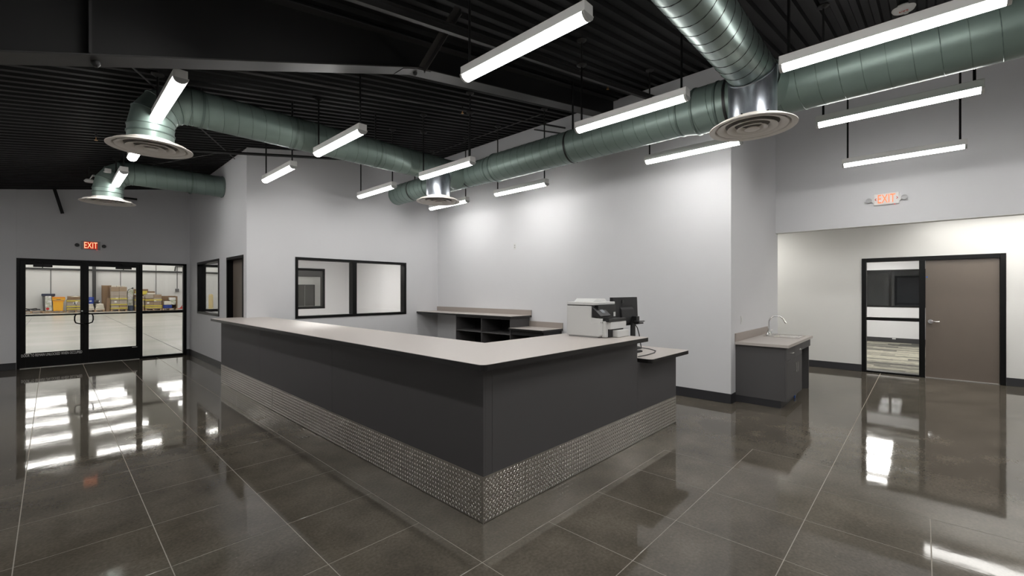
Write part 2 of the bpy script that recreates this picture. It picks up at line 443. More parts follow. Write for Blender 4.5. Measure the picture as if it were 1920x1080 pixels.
# roof skin above so no light leaks
mbr = MB(); mbr.add([(XL-0.3, YB-0.3, rz(XL-0.3)+0.06), (XH+0.4, YB-0.3, rz(XH+0.4)+0.06), (XH+0.4, YD+0.2, rz(XH+0.4)+0.06), (XL-0.3, YD+0.2, rz(XL-0.3)+0.06),
                    (XL-0.3, YB-0.3, rz(XL-0.3)+0.12), (XH+0.4, YB-0.3, rz(XH+0.4)+0.12), (XH+0.4, YD+0.2, rz(XH+0.4)+0.12), (XL-0.3, YD+0.2, rz(XL-0.3)+0.12)],
                   [(0,3,2,1),(4,5,6,7),(0,1,5,4),(1,2,6,5),(2,3,7,6),(3,0,4,7)])
part('roof_skin', mbr, M['deck'], ceiling)

struct('trim_8', MB().box(X1-0.006, YE+0.02, rz(X1)-0.002, X1-0.001, YD, rz(X1)+0.05), M['deck'])
struct('trim_9', MB().box(XS-0.006, Y2, rz(XS)-0.002, XS-0.001, YD, rz(XS)+0.05), M['deck'])
struct('trim_10', MB().box(XH-0.006, YB, rz(XH)-0.002, XH-0.001, YE, rz(XH)+0.05), M['deck'])
# ------------------------------------------------------------------ rafter with haunch
YR = 3.74; XK = 2.5; ZK = 3.775
def zbot(x): return ZK+(x-XK)*(0.34 if x < XK else 0.1667)
raf = thing('steel_rafter', (XK, YR, ZK), 'black tapered steel roof beam spanning the lobby below the ribbed ceiling', 'roof beam')
xs_ = [XL, XK, X1-0.002]
mb = MB(); mb.prism([(XL, zbot(XL)), (XK, ZK), (X1-0.002, zbot(X1)), (X1-0.002, rz(X1)-0.005), (XL, rz(XL)-0.005)], 'y', YR-0.005, YR+0.005)
part('web', mb, M['steel_web'], raf)
def flange(pts, y0, y1, t, name):
    mb = MB(); poly = [(x, z) for x, z in pts]+[(x, z-t) for x, z in pts[::-1]]
    mb.prism(poly, 'y', y0, y1); return part(name, mb, M['steel_black'], raf, 0.002)
flange([(XL, zbot(XL)), (XK, ZK), (X1-0.002, zbot(X1))], YR-0.1, YR+0.1, 0.012, 'bottom_flange')
flange([(XL, rz(XL)-0.004), (X1-0.002, rz(X1)-0.004)], YR-0.1, YR+0.1, 0.010, 'top_flange')
part('stiffener', B(0.155, YR-0.1, zbot(0.165), 0.168, YR-0.005, rz(0.165)-0.02), M['steel_black'], raf)
part('stiffener', B(0.155, YR+0.005, zbot(0.165), 0.168, YR+0.1, rz(0.165)-0.02), M['steel_black'], raf)
for bx_ in (0.19, XK+0.03):
    part('bolt', MB().lathe([(0.0, 0), (0.022, 0), (0.022, -0.02), (0.012, -0.035), (0.0, -0.035)], (bx_, YR, zbot(bx_)-0.012), 12), M['hang'], raf)
# the knee plate where the haunch ends
part('splice_plate', MB().prism([(XK-0.16, zbot(XK-0.16)-0.012), (XK, ZK-0.012), (XK+0.16, zbot(XK+0.16)-0.012), (XK+0.16, zbot(XK+0.16)-0.018), (XK, ZK-0.018), (XK-0.16, zbot(XK-0.16)-0.018)], 'y', YR-0.085, YR+0.085), M['steel_black'], raf)

def strut(name, p0, p1, wd, th, label, cat='brace', m=None, angle=True):
    """L-section bar from p0 to p1"""
    p0, p1 = Vector(p0), Vector(p1); t = (p1-p0).normalized()
    a = t.cross(Vector((0, 0, 1))).normalized(); b = t.cross(a).normalized()
    mb = MB()
    def bar(u0, u1, v0, v1):
        vs_ = []
        for p in (p0, p1):
            for (u, v) in ((u0, v0), (u1, v0), (u1, v1), (u0, v1)): vs_.append(p+a*u+b*v)
        mb.add(vs_, [(3,2,1,0),(4,5,6,7),(0,1,5,4),(1,2,6,5),(2,3,7,6),(3,0,4,7)])
    bar(-wd/2, wd/2, 0, th)
    if angle: bar(-wd/2, -wd/2+th, th, wd)
    o = part(name, mb, m or M['steel_black'], None, loc=p0)
    return tag(o, label, cat)
strut('flange_brace', (2.54, YR-0.09, ZK+0.01), (2.42, 2.93, rz(2.42)-0.03), 0.06, 0.006, 'dark angle brace rising from the kink of the roof beam', 'brace')
strut('flange_brace', (0.17, 12.98, 3.158), (0.053, 12.90, 3.64), 0.06, 0.008, 'short black bar hanging from the ceiling above the glass doors', 'brace', M['hang'])
strut('wall_brace', (5.04, 3.56, 3.745), (6.39, 5.42, 4.66), 0.05, 0.02, 'black angle strut from the duct hanger up to the long wall', 'brace', M['hang'], False)
# strut that ties the rafter to the long wall
strut('end_bracket', (6.1, YR-0.1, 4.37), (6.39, YR-0.1, 4.2), 0.08, 0.01, 'small dark bracket below the wall end of the roof beam', 'bracket', M['steel_black'])

def roof_pipe(yv, xa, xb, off, r, label, m=None):
    mb = MB().tube([(xa, yv, rz(xa)-off), (xb, yv, rz(xb)-off)], r, 8)
    return tag(part('roof_pipe', mb, m or M['steel_black'], None, loc=(xa, yv, rz(xa)-off)), label, 'pipe', None)
# nearest one is a channel, brighter along its lower lip
ch = thing('roof_channel', (1.0, 3.05, rz(1.0)-0.2), 'long dark steel channel running under the roof nearest the camera', 'roof channel')
def chan(y0, y1, o0, o1, nm):
    part(nm, MB().prism([(0.2, rz(0.2)-o0), (X1-0.01, rz(X1)-o0), (X1-0.01, rz(X1)-o1), (0.2, rz(0.2)-o1)], 'y', y0, y1), M['steel_black'], ch)
chan(3.05, 3.056, 0.14, 0.22, 'web'); chan(3.01, 3.056, 0.214, 0.22, 'lip'); chan(3.01, 3.056, 0.14, 0.146, 'lip')
roof_pipe(4.72, 1.1, X1-0.01, 0.20, 0.016, 'thin dark roof pipe just beyond the steel roof beam')
roof_pipe(8.08, 0.9, X1-0.01, 0.20, 0.024, 'black roof pipe crossing in front of the window wall top', M['hang'])
def cable(p0, p1, label, r=0.008):
    o = part('brace_rod', MB().tube([p0, p1], r, 6), M['steel_black'], None, loc=p0)
    return tag(o, label, 'rod')
cable((0.215, 4.66, rz(0.215)-0.12), (2.28, 9.05, rz(2.28)-0.08), 'thin bracing rod running from the roof beam behind the near elbow duct')
cable((5.615, 7.72, rz(5.6)-0.08), (5.60, 4.60, rz(5.6)-0.08), 'dark bracing rod under the roof along the long light wall')
cable((1.0, 10.3, rz(1.0)-0.06), (2.2, 8.35, rz(2.2)-0.06), 'faint bracing rod above the farther elbow duct', 0.006)
# ================================================================== PENDANT LIGHTS
ZL = 3.29
fix0 = None
def make_fixture():
    t = thing('pendant_light', (0, 0, ZL), 'x', 'light')
    L = 0.61
    part('housing', B(-0.048, -L, ZL+0.044, 0.048, L, ZL+0.112), M['white_metal'], t, 0.003)
    mb = MB(); prof = [(0.050*math.cos(a), 0.041-0.041*math.sin(a)) for a in [PI*k/12 for k in range(13)]]
    mb.prism([(x, ZL+z) for x, z in prof], 'y', -L+0.022, L-0.022)
    part('lens', mb, M['led'], t)
    for s in (-1, 1):
        mb = MB(); pr = [(0.053*math.cos(a), 0.042-0.044*math.sin(a)) for a in [PI*k/12 for k in range(13)]]
        mb.prism([(x, ZL+z) for x, z in pr], 'y', s*(L-0.022), s*L)
        part('end_cap', mb, M['lens_end'], t)
    mb = MB().box(-0.056, -L, ZL+0.040, 0.056, L, ZL+0.046)
    part('reflector_rim', mb, M['white_metal'], t)
    return t
def fixture(x, y, label, first=[None]):
    if first[0] is None: first[0] = make_fixture(); t = first[0]
    else: t = copy_tree(first[0])
    t.location = (x, y, ZL); t['label'] = label; t['group'] = 'linear pendant lights'
    top = rz(x)
    for s in (-0.55, 0.55):
        hgt = top-(ZL+0.112)
        r = part('rod', MB().tube([(x, y+s, ZL+0.112), (x, y+s, top)], 0.0105, 8), M['hang'], t)
        part('canopy', MB().lathe([(0.0, 0), (0.055, 0), (0.055, -0.012), (0.02, -0.035), (0.0, -0.035)], (x, y+s, top), 14), M['hang'], r)
    return t
XC = [0.745, 2.37, 3.99, 5.62]
FX = [
 (2.37, 2.17, 'large linear pendant light at top centre, nearest above the reception counter'),
 (3.99, 0.22, 'longest looking linear pendant light, cut by the top right corner'),
 (3.99, 2.17, 'linear pendant light left of the big round diffuser, in front of the long duct'),
 (2.37, 5.12, 'linear pendant light crossing the left branch duct midway along it'),
 (3.99, 5.12, 'linear pendant light in front of the small round diffuser at centre'),
 (5.62, 2.17, 'linear pendant light just below the big round diffuser on the right'),
 (5.62, 0.22, 'middle of the three linear pendant lights stacked at right'),
 (7.67, 0.22, 'lowest of the three linear pendant lights at right, above the exit sign'),
 (5.62, 5.12, 'linear pendant light under the long duct, above the light wall'),
 (3.99, 7.12, 'linear pendant light left of the end of the long duct'),
 (2.37, 7.12, 'linear pendant light at the window wall corner, below the black roof pipe'),
 (5.62, 7.12, 'farthest linear pendant light, just below the small round diffuser'),
 (0.745, 5.12, 'steep linear pendant light in front of the near elbow duct'),
 (0.745, 7.12, 'linear pendant light mostly hidden by the near elbow duct diffuser'),
 (0.745, 9.25, 'linear pendant light in front of the far elbow duct'),
 (-0.87, 7.12, 'added unseen pendant light brightening the left and side walls, nearer one'),  # added out of view to brighten the left and side walls
 (-0.87, 9.40, 'added unseen pendant light brightening the left and side walls, farther one'),  # also added out of view, fills the same walls
 (0.745, 2.17, 'linear pendant light above the camera, outside the photo at left'),
 (0.745, -2.0, 'linear pendant light behind the camera, nearest the eave wall'),
 (2.37, 0.22, 'linear pendant light above the camera, outside the photo at top'),
 (0.745, 0.22, 'linear pendant light directly over the camera, outside the photo'),
 (2.37, -2.0, 'linear pendant light behind the camera, second from the eave wall'),
 (3.99, -2.0, 'linear pendant light behind the camera, third from the eave wall'),
 (5.62, -2.0, 'linear pendant light right of the photo, nearer one'),
 (7.67, -2.0, 'linear pendant light right of the photo, by the header wall'),
]
for x, y_, lb in FX: fixture(x, y_, lb)

# ================================================================== DUCTS
XU, ZU = 5.0, 3.565       # long duct axis
def duct_tube(name, p0, p1, r, parent, m, seam=M['duct_seam'], pitch=0.145, cap=False, hand=1):
    p0, p1 = Vector(p0), Vector(p1)
    o = part(name, MB().tube([p0, p1], r, 48, caps=cap), m, parent)
    d = (p1-p0); L = d.length; t = d.normalized()
    a = t.cross(Vector((0, 0, 1))).normalized(); b = t.cross(a)
    n = int(L/pitch*22); path = []
    for i in range(n+1):
        th = hand*2*PI*i/22; path.append(p0+t*(L*i/n)+(a*math.cos(th)+b*math.sin(th))*(r+0.0008))
    if n > 3: part('spiral_seam', MB().tube(path, 0.0035, 4), seam, o)
    return o
def collar(p, axis, r, parent, m, wd=0.03, name='collar_band'):
    a = Vector(axis)*wd/2; p = Vector(p)
    return part(name, MB().tube([p-a, p-a*0.5, p+a*0.5, p+a], r, 48, caps=False, radii=[r, r+0.009, r+0.009, r]), m, parent)
main = thing('long_duct', (XU, 3.0, ZU), 'long green spiral duct running beside the light wall', 'duct')
r_big, r_mid, r_sm = 0.25, 0.222, 0.200
duct_tube('tube', (XU, YB+0.01, ZU), (XU, 1.84, ZU), r_big, main, M['duct'], pitch=0.16)
part('reducer', MB().tube([(XU, 1.84, ZU), (XU, 2.02, ZU)], r_big, 48, caps=False, radii=[r_big, r_mid]), M['duct'], main)
duct_tube('tube', (XU, 2.02, ZU), (XU, 5.06, ZU), r_mid, main, M['duct'])
part('reducer', MB().tube([(XU, 5.06, ZU), (XU, 5.20, ZU)], r_mid, 48, caps=False, radii=[r_mid, r_sm]), M['duct'], main)
duct_tube('tube', (XU, 5.20, ZU), (XU, 8.05, ZU), r_sm, main, M['duct'])
part('end_cap', MB().tube([(XU, 8.045, ZU), (XU, 8.06, ZU)], r_sm+0.004, 48), M['duct'], main)
for y_, r in ((1.84, r_big), (2.02, r_mid), (1.60, r_big), (5.06, r_mid), (5.20, r_sm), (6.9, r_sm)):
    collar((XU, y_, ZU), (0, 1, 0), r, main, M['duct_seam'])

def diffuser(c, parent, r=0.36):
    """round ceiling diffuser, face centre at c"""
    d = part('diffuser', MB().lathe([(0.205, 0.075), (0.215, 0.055), (0.30, 0.022), (r-0.02, 0.004), (r, 0.0), (r, -0.006), (r-0.015, -0.008), (0.312, 0.000), (0.306, 0.012), (0.312, 0.03)], c, 56), M['diff'], parent)
    for (ro, ri, zi) in ((0.292, 0.222, -0.002), (0.208, 0.142, -0.008), (0.128, 0.078, -0.014)):
        part('cone_ring', MB().lathe([(ri, 0.034+zi), (ri+0.020, 0.014+zi), (ro-0.006, 0.001+zi), (ro, zi+0.002), (ro, zi+0.007), (ro-0.008, zi+0.008), (ri+0.020, 0.022+zi), (ri+0.003, 0.038+zi)], c, 48), M['diff'], d)
    part('centre_cap', MB().lathe([(0.0, -0.024), (0.050, -0.022), (0.062, -0.016), (0.050, -0.004), (0.0, 0.002)], c, 24), M['diff'], d)
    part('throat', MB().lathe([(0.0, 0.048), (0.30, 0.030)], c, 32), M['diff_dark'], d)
    return d

def branch(name, yb, label, x_start, zc, m, elbow=True, zf=3.05):
    t = thing(name, (x_start, yb, zc), label, 'duct')
    r = 0.197; R = 0.32
    if elbow:
        xe = x_start+R
        # five-piece elbow
        stops = [0, 22.5, 45, 67.5, 90]
        pts = [(x_start, yb, zc-R-0.01)]+[(x_start+R-R*math.cos(math.radians(a)), yb, zc-R+R*math.sin(math.radians(a))) for a in stops]
        cx, cz = x_start+R, zc-R
        gores = [(0, 1), (1, 2), (2, 3), (3, 4)]
        for (i, j) in gores:
            a0, a1 = math.radians(stops[i]), math.radians(stops[j])
            mb = MB(); n = 48; vs_ = []
            for aa in (a0, a1):
                for k in range(n):
                    th = 2*PI*k/n; rad = R+r*math.cos(th)      # distance from bend centre in the xz plane
                    q = (cx-rad*math.cos(aa), yb+r*math.sin(th), cz+rad*math.sin(aa)); vs_.append(q)
            mb.add(vs_, [(k, (k+1) % n, (k+1) % n+n, k+n) for k in range(n)]); mb.smooth = True
            part('elbow_gore', mb, m, t)
        for a in stops[0:]:
            aa = math.radians(a); path = []
            for k in range(49):
                th = 2*PI*k/48; rad = R+(r+0.002)*math.cos(th)
                path.append((cx-rad*math.cos(aa), yb+(r+0.002)*math.sin(th), cz+rad*math.sin(aa)))
            part('elbow_seam', MB().tube(path, 0.0055, 5), M['duct_seam'], t)
        part('neck', MB().tube([(x_start, yb, zc-R), (x_start, yb, zf+0.06)], r, 48, caps=False), m, t)
        collar((x_start, yb, zc-R-0.07), (0, 0, 1), r, t, M['duct_seam'], 0.02)
        diffuser((x_start, yb, zf), t)
        xs = xe
    else: xs = x_start
    return t, xs, r

# branch through the middle of the room
b1, xs1, r = branch('branch_duct', 5.9, 'green branch duct with elbow and round diffuser at left, meeting the long duct', 0.72, ZU+0.02, M['duct'])
duct_tube('tube', (xs1, 5.9, ZU+0.02), (XU-0.10, 5.9, ZU+0.02), r, b1, M['duct'])
part('saddle', MB().tube([(4.62, 5.9, ZU+0.01), (4.86, 5.9, ZU)], 0.2, 48, caps=False, radii=[0.2, 0.25]), M['duct'], b1)
# drop with the small round diffuser
def drop(xd, yb, zc, zf, parent, r=0.2):
    d = part('galvanised_drop', MB().tube([(xd, yb, zf+0.055), (xd, yb, zc)], r, 48, caps=False), M['galv'], parent, label='bare galvanised drop')
    n = 48; path = []
    for k in range(n+1):      # raised lip where the drop meets the round duct
        th = 2*PI*k/n; yy = (r+0.002)*math.sin(th)
        rr = 0.199; zz = zc-math.sqrt(max(rr*rr-min(abs(yy), rr)**2, 0))
        path.append((xd+(r+0.003)*math.cos(th), yb+yy, zz))
    part('saddle_lip', MB().tube(path, 0.007, 5), M['galv'], d)
    for k in (0.6, 1.6, 2.9, 4.2, 5.3):
        c = Vector((xd+(r+0.004)*math.cos(k*1.0+2.4), yb+(r+0.004)*math.sin(k*1.0+2.4), zf+0.075))
        part('screw', MB().tube([c, c+Vector((math.cos(k+2.4), math.sin(k+2.4), 0))*0.012], 0.007, 8), M['hang'], d)
    return d
drop(4.45, 5.9, ZU+0.02, 3.05, b1); diffuser((4.45, 5.9, 3.05), b1)
# branch over the right side of the room, towards the camera
b2 = thing('branch_duct', (4.45, 1.15, ZU), 'silvery green spiral duct slanting down from the top edge to the big diffuser', 'duct')
duct_tube('tube', (0.9, 1.15, ZU+0.01), (XU-0.12, 1.15, ZU+0.01), 0.190, b2, M['duct_bright'], seam=M['hang'], pitch=0.150)
part('saddle', MB().tube([(4.60, 1.15, ZU), (4.84, 1.15, ZU)], 0.2, 48, caps=False, radii=[0.2, 0.26]), M['duct'], b2)
part('end_cap', MB().tube([(0.89, 1.15, ZU+0.01), (0.90, 1.15, ZU+0.01)], 0.192, 40), M['duct'], b2)
drop(4.45, 1.15, ZU+0.01, 3.06, b2); diffuser((4.45, 1.15, 3.06), b2)
# far branch that runs into the side wall
b3, xs3, r = branch('branch_duct', 10.03, 'farther green elbow duct with diffuser running into the side wall', 0.66, ZU+0.03, M['duct'])
duct_tube('tube', (xs3, 10.03, ZU+0.03), (XS+0.05, 10.03, ZU+0.03), 0.197, b3, M['duct'])
collar((XS-0.02, 10.03, ZU+0.03), (1, 0, 0), 0.200, b3, M['duct'], 0.02)

def hanger(x, y_, r, label, zc=ZU):
    t = thing('duct_hanger', (x, y_, zc), label, 'hanger', 'black duct hangers')
    part('strap', MB().tube([(x, y_-0.014, zc), (x, y_+0.014, zc)], r+0.006, 40, caps=False), M['hang'], t)
    part('rod', MB().tube([(x, y_, zc+r), (x, y_, rz(x))], 0.0135, 8), M['hang'], t)
for y_, r, lb in ((3.556, r_mid, 'black hanger of the long duct near the wall strut'), (1.50, r_big, 'black hanger of the long duct beside the silvery branch'),
                  (5.75, r_sm, 'black hanger of the long duct above the small diffuser'), (7.4, r_sm, 'black hanger of the long duct nearest its capped end'),
                  (-0.6, r_big, 'black hanger of the long duct at right edge, above the lights')):
    hanger(XU, y_, r, lb)
def hangerx(x, yb, label):
    t = thing('duct_hanger', (x, yb, ZU+0.02), label, 'hanger', 'black duct hangers')
    part('strap', MB().tube([(x-0.014, yb, ZU+0.02), (x+0.014, yb, ZU+0.02)], 0.204, 40, caps=False), M['duct_seam'], t)
    part('rod', MB().tube([(x, yb, ZU+0.21), (x, yb, rz(x))], 0.012, 8), M['hang'], t)
hangerx(2.13, 5.9, 'thin hanger of the middle branch duct'); hangerx(1.15, 5.9, 'thin hanger next to the near elbow duct')
hangerx(1.8, 10.03, 'thin hanger of the far branch duct'); hangerx(3.3, 5.9, 'thin hanger of the middle branch duct near the long duct')

# ceiling devices
def smoke(x, y_, label, txt=True):
    z = rz(x); t = thing('smoke_detector', (x, y_, z-0.03), label, 'detector')
    part('base', MB().lathe([(0.0, 0.0), (0.10, 0.0), (0.105, -0.012), (0.095, -0.03), (0.06, -0.045), (0.0, -0.05)], (x, y_, z), 32), M['white_metal'], t)
    part('sensor', MB().lathe([(0.022, -0.045), (0.022, -0.058), (0.0, -0.060)], (x+0.03, y_-0.02, z), 12), M['white_metal'], t)
    if txt:
        tm = text_mesh('FIRE', 0.045); a = -PI/2
        tm.v = [(x-0.02+(vx*math.cos(a)+vy*math.sin(a)), y_+0.03-(-(vx)*math.sin(a)-vy*math.cos(a)) if False else y_+0.02-(vx*1.0), z-0.047+vz) if False else (x-0.025+vy*1.0, y_+0.0-vx, z-0.0500+vz*0.5) for vx, vy, vz in tm.v]
        part('lettering', tm, M['exit_arrow'], t)
    return t
smoke(6.58, 0.16, 'round white fire detector on the ceiling near the top right corner')
t = thing('smoke_detector', (0.46, 10.6, 3.45), 'small white detector dangling by wires from a white box, at left', 'detector')
part('head', MB().lathe([(0.0, 0.035), (0.05, 0.03), (0.075, 0.0), (0.06, -0.02), (0.0, -0.025)], (0.46, 10.6, 3.47), 24), M['white_metal'], t)
part('junction_box', B(0.60, 9.72, 3.50, 0.68, 9.80, 3.56), M['white_metal'], t, 0.003)
for dz in (0.0, 0.02):
    part('wire', MB().tube([(0.46, 10.6, 3.50), (0.49, 10.42, 3.53+dz), (0.53, 10.25, 3.50+dz), (0.57, 10.05, 3.54-dz), (0.62, 9.80, 3.53)], 0.006, 6), M['white_metal'], t)
part('stem', MB().tube([(0.46, 10.62, 3.5), (0.46, 10.62, rz(0.46))], 0.01, 6), M['hang'], t)
def sprinkler(x, y_, label):
    z = rz(x); t = thing('sprinkler_head', (x, y_, z-0.1), label, 'sprinkler')
    part('pipe', MB().tube([(x, y_, z), (x, y_, z-0.06)], 0.012, 8), M['hang'], t)
    part('frame', MB().tube([(x, y_, z-0.06), (x, y_+0.012, z-0.08), (x, y_, z-0.10)], 0.004, 6), M['brass'], t)
    part('frame', MB().tube([(x, y_, z-0.06), (x, y_-0.012, z-0.08), (x, y_, z-0.10)], 0.004, 6), M['brass'], t)
    part('deflector', MB().lathe([(0.0, -0.100), (0.02, -0.100), (0.02, -0.104), (0.0, -0.104)], (x, y_, z), 12), M['brass'], t)
M['brass'] = mat('brass', (0.55, 0.30, 0.10, 1), 0.3, 1.0)
sprinkler(0.42, 8.2, 'tiny brass sprinkler on the ribbed ceiling left of the near diffuser')
sprinkler(4.3, 5.1, 'tiny brass sprinkler on the ceiling beyond the roof beam at centre')
sprinkler(5.5, 3.3, 'tiny brass sprinkler on the ceiling right of the top centre light')

# ================================================================== WINDOWS
def window(name, axis, t0, t1, a0, a1, z0, z1, fw, mull=(), gl=None, label=None):
    """frame proud of the wall at t0-0.012"""
    root = struct_root(name, (0, 0, 0), label)
    lo, hi = t0-0.012, t1+0.012
    def bx(a, b, za, zb, l=lo, h=hi): return B(a, l, za, b, h, zb) if axis == 'y' else B(l, a, za, h, b, zb)
    mb = MB()
    for q in ((a0, a0+fw, z0, z1), (a1-fw, a1, z0, z1), (a0+fw, a1-fw, z0, z0+fw), (a0+fw, a1-fw, z1-fw, z1)):
        mb.v, mb.f = mb.v, mb.f
        b = bx(*q); o = len(mb.v); mb.v += b.v; mb.f += [tuple(i+o for i in f) for f in b.f]
    part('frame', mb, M['black'], root)
    cuts = [a0+fw]
    for (m0, m1) in mull:
        part('mullion', bx(m0, m1, z0+fw, z1-fw), M['black'], root); cuts += [m0, m1]
    cuts.append(a1-fw); tm = (lo+hi)/2
    for k in range(0, len(cuts), 2):
        part('pane', bx(cuts[k], cuts[k+1], z0+fw, z1-fw, tm-0.003, tm+0.003), gl or M['glass'], root)
    return root
window('window_1', 'y', Y2, Y2+ST_T, *win2, 0.05, [(4.249, 4.336)])
window('window_2', 'x', XS, XS+ST_T, *side_win, 0.05)
window('window_3', 'y', YD, YD+ST_T, *inner_win, 0.07, [(4.05, 4.13)])

# ================================================================== LEFT GLASS DOORS
d1 = struct_root('door_1', (0, 0, 0))
yo, yi = YD-0.015, YD+0.09
fr = MB()
def addb(mb, *a):
    b = B(*a); o = len(mb.v); mb.v += b.v; mb.f += [tuple(i+o for i in f) for f in b.f]
addb(fr, -0.474, yo, 0, -0.43, yi, 2.204); addb(fr, -0.43, yo, 2.155, 2.262, yi, 2.204); addb(fr, 1.385, yo, 0, 1.44, yi, 2.155)
addb(fr, 2.194, yo, 0, 2.262, yi, 2.204); addb(fr, 1.44, yo, 0.0, 2.194, yi, 0.05); addb(fr, 1.44, yo, 1.03, 2.194, yi, 1.092)
part('frame', fr, M['black'], d1, 0.002)
part('pane', B(1.44, YD+0.035, 0.05, 2.194, YD+0.041, 1.03), M['glass'], d1)
part('pane', B(1.44, YD+0.035, 1.092, 2.194, YD+0.041, 2.155), M['glass'], d1)
part('threshold', B(-0.43, yo-0.03, 0, 1.385, yi, 0.012), M['steel'], d1)
def leaf(xa, xb, ga, gb, hx, sgn):
    lf = MB(); l, h = YD+0.0, YD+0.045
    addb(lf, xa, l, 0.013, ga, h, 2.1545); addb(lf, gb, l, 0.013, xb, h, 2.1545)
    addb(lf, ga, l, 0.013, gb, h, 0.30); addb(lf, ga, l, 2.078, gb, h, 2.1545)
    o = part('leaf', lf, M['black'], d1, 0.002)
    part('pane', B(ga, YD+0.02, 0.30, gb, YD+0.026, 2.078), M['glass'], o)
    part('push_bar', MB().tube([(xa+0.02, YD+0.10, 1.055), (xb-0.02, YD+0.10, 1.055)], 0.016, 10), M['black'], o)
    part('pull_handle', MB().tube([(hx, YD-0.002, 1.075), (hx, YD-0.045, 1.075), (hx-sgn*0.05, YD-0.06, 1.07), (hx-sgn*0.10, YD-0.06, 1.05), (hx-sgn*0.115, YD-0.06, 1.01), (hx-sgn*0.115, YD-0.06, 0.93), (hx-sgn*0.10, YD-0.06, 0.88), (hx-sgn*0.05, YD-0.06, 0.86), (hx, YD-0.045, 0.855), (hx, YD-0.002, 0.855)], 0.012, 8), M['black'], o)
    return o
l1 = leaf(-0.4295, 0.4792, -0.351, 0.425, 0.455, 1)
l2 = leaf(0.4802, 1.3845, 0.555, 1.330, 0.505, -1)
part('lock', MB().tube([(0.452, YD-0.006, 1.12), (0.452, YD+0.002, 1.12)], 0.015, 14), M['chrome'], l1)
for lf, xa in ((l1, -0.25), (l2, 0.98)):
    part('closer', B(xa, YD-0.05, 2.035, xa+0.27, YD+0.0, 2.095), M['black_matt'], lf, 0.004)
    part('closer_arm', MB().tube([(xa+0.13, YD-0.045, 2.02), (xa+0.13, YD-0.045, 2.12), (xa+0.02, YD-0.02, 2.17)], 0.009, 6), M['black_matt'], lf)
tm = text_mesh('DOOR TO REMAIN UNLOCKED WHEN OCCUPIED', 0.060, 0.0006, 0.93)
wx = max(v[0] for v in tm.v)-min(v[0] for v in tm.v); k = 0.862/wx
tm.v = [(0.022+vx*k, YD-0.001-vz, 0.252+vy*1.30) for vx, vy, vz in tm.v]
part('lettering', tm, M['white_print'], l1)
part('maker_label', B(-0.37, YD-0.001, 0.288, -0.28, YD, 0.297), M['white_print'], l1)
part('maker_label', B(1.26, YD-0.001, 0.272, 1.35, YD, 0.282), M['white_print'], l2)

# side wall door (dark frame, brown leaf set back)
d2 = struct_root('door_2', (0, 0, 0))
fr = MB(); xa, xb = XS-0.012, XS+ST_T+0.012
addb(fr, xa, 8.70, 0, xb, 8.75, 2.19); addb(fr, xa, 9.701, 0, xb, 9.751, 2.19); addb(fr, xa, 8.75, 2.14, xb, 9.701, 2.19)
part('frame', fr, M['black'], d2)
lf = part('leaf', B(XS+0.09, 8.752, 0.01, XS+0.135, 9.699, 2.138), M['door_brown'], d2, 0.002)
part('lever', MB().tube([(XS+0.09, 8.82, 1.0), (XS+0.04, 8.82, 1.0), (XS+0.04, 8.93, 1.0)], 0.009, 8), M['chrome'], lf)

# corridor door with sidelight
d3 = struct_root('door_3', (0, 0, 0))
fr = MB(); xa, xb = XD-0.015, XD+ST_T+0.01
addb(fr, xa, -0.987, 0, xb, -0.920, 2.172); addb(fr, xa, 0.795, 0, xb, 0.863, 2.172); addb(fr, xa, -0.920, 2.10, xb, 0.795, 2.172)
addb(fr, xa, -0.026, 0, xb, 0.055, 2.10); addb(fr, xa, 0.055, 0, xb, 0.795, 0.035); addb(fr, xa, 0.055, 0.994, xb, 0.795, 1.055)
part('frame', fr, M['black'], d3, 0.003)
part('pane', B(XD+0.05, 0.055, 0.035, XD+0.056, 0.795, 0.994), M['glass'], d3)
part('pane', B(XD+0.05, 0.055, 1.055, XD+0.056, 0.795, 2.10), M['glass'], d3)
lf = part('leaf', B(XD+0.03, -0.918, 0.014, XD+0.075, -0.029, 2.097), M['door_brown'], d3, 0.002)
part('rose', MB().tube([(XD+0.032, -0.095, 1.008), (XD+0.018, -0.095, 1.008)], 0.036, 24), M['chrome'], lf)
part('lever', MB().tube([(XD+0.02, -0.095, 1.008), (XD-0.03, -0.095, 1.008), (XD-0.038, -0.12, 1.008), (XD-0.036, -0.21, 1.008)], 0.0115, 10), M['chrome'], lf)
part('tape_square', B(XD+0.028, -0.06, 1.79, XD+0.030, -0.035, 1.81), M['blue_tape'], lf)
part('threshold', B(XD-0.01, -0.92, 0, XD+0.1, -0.026, 0.006), M['steel'], d3)

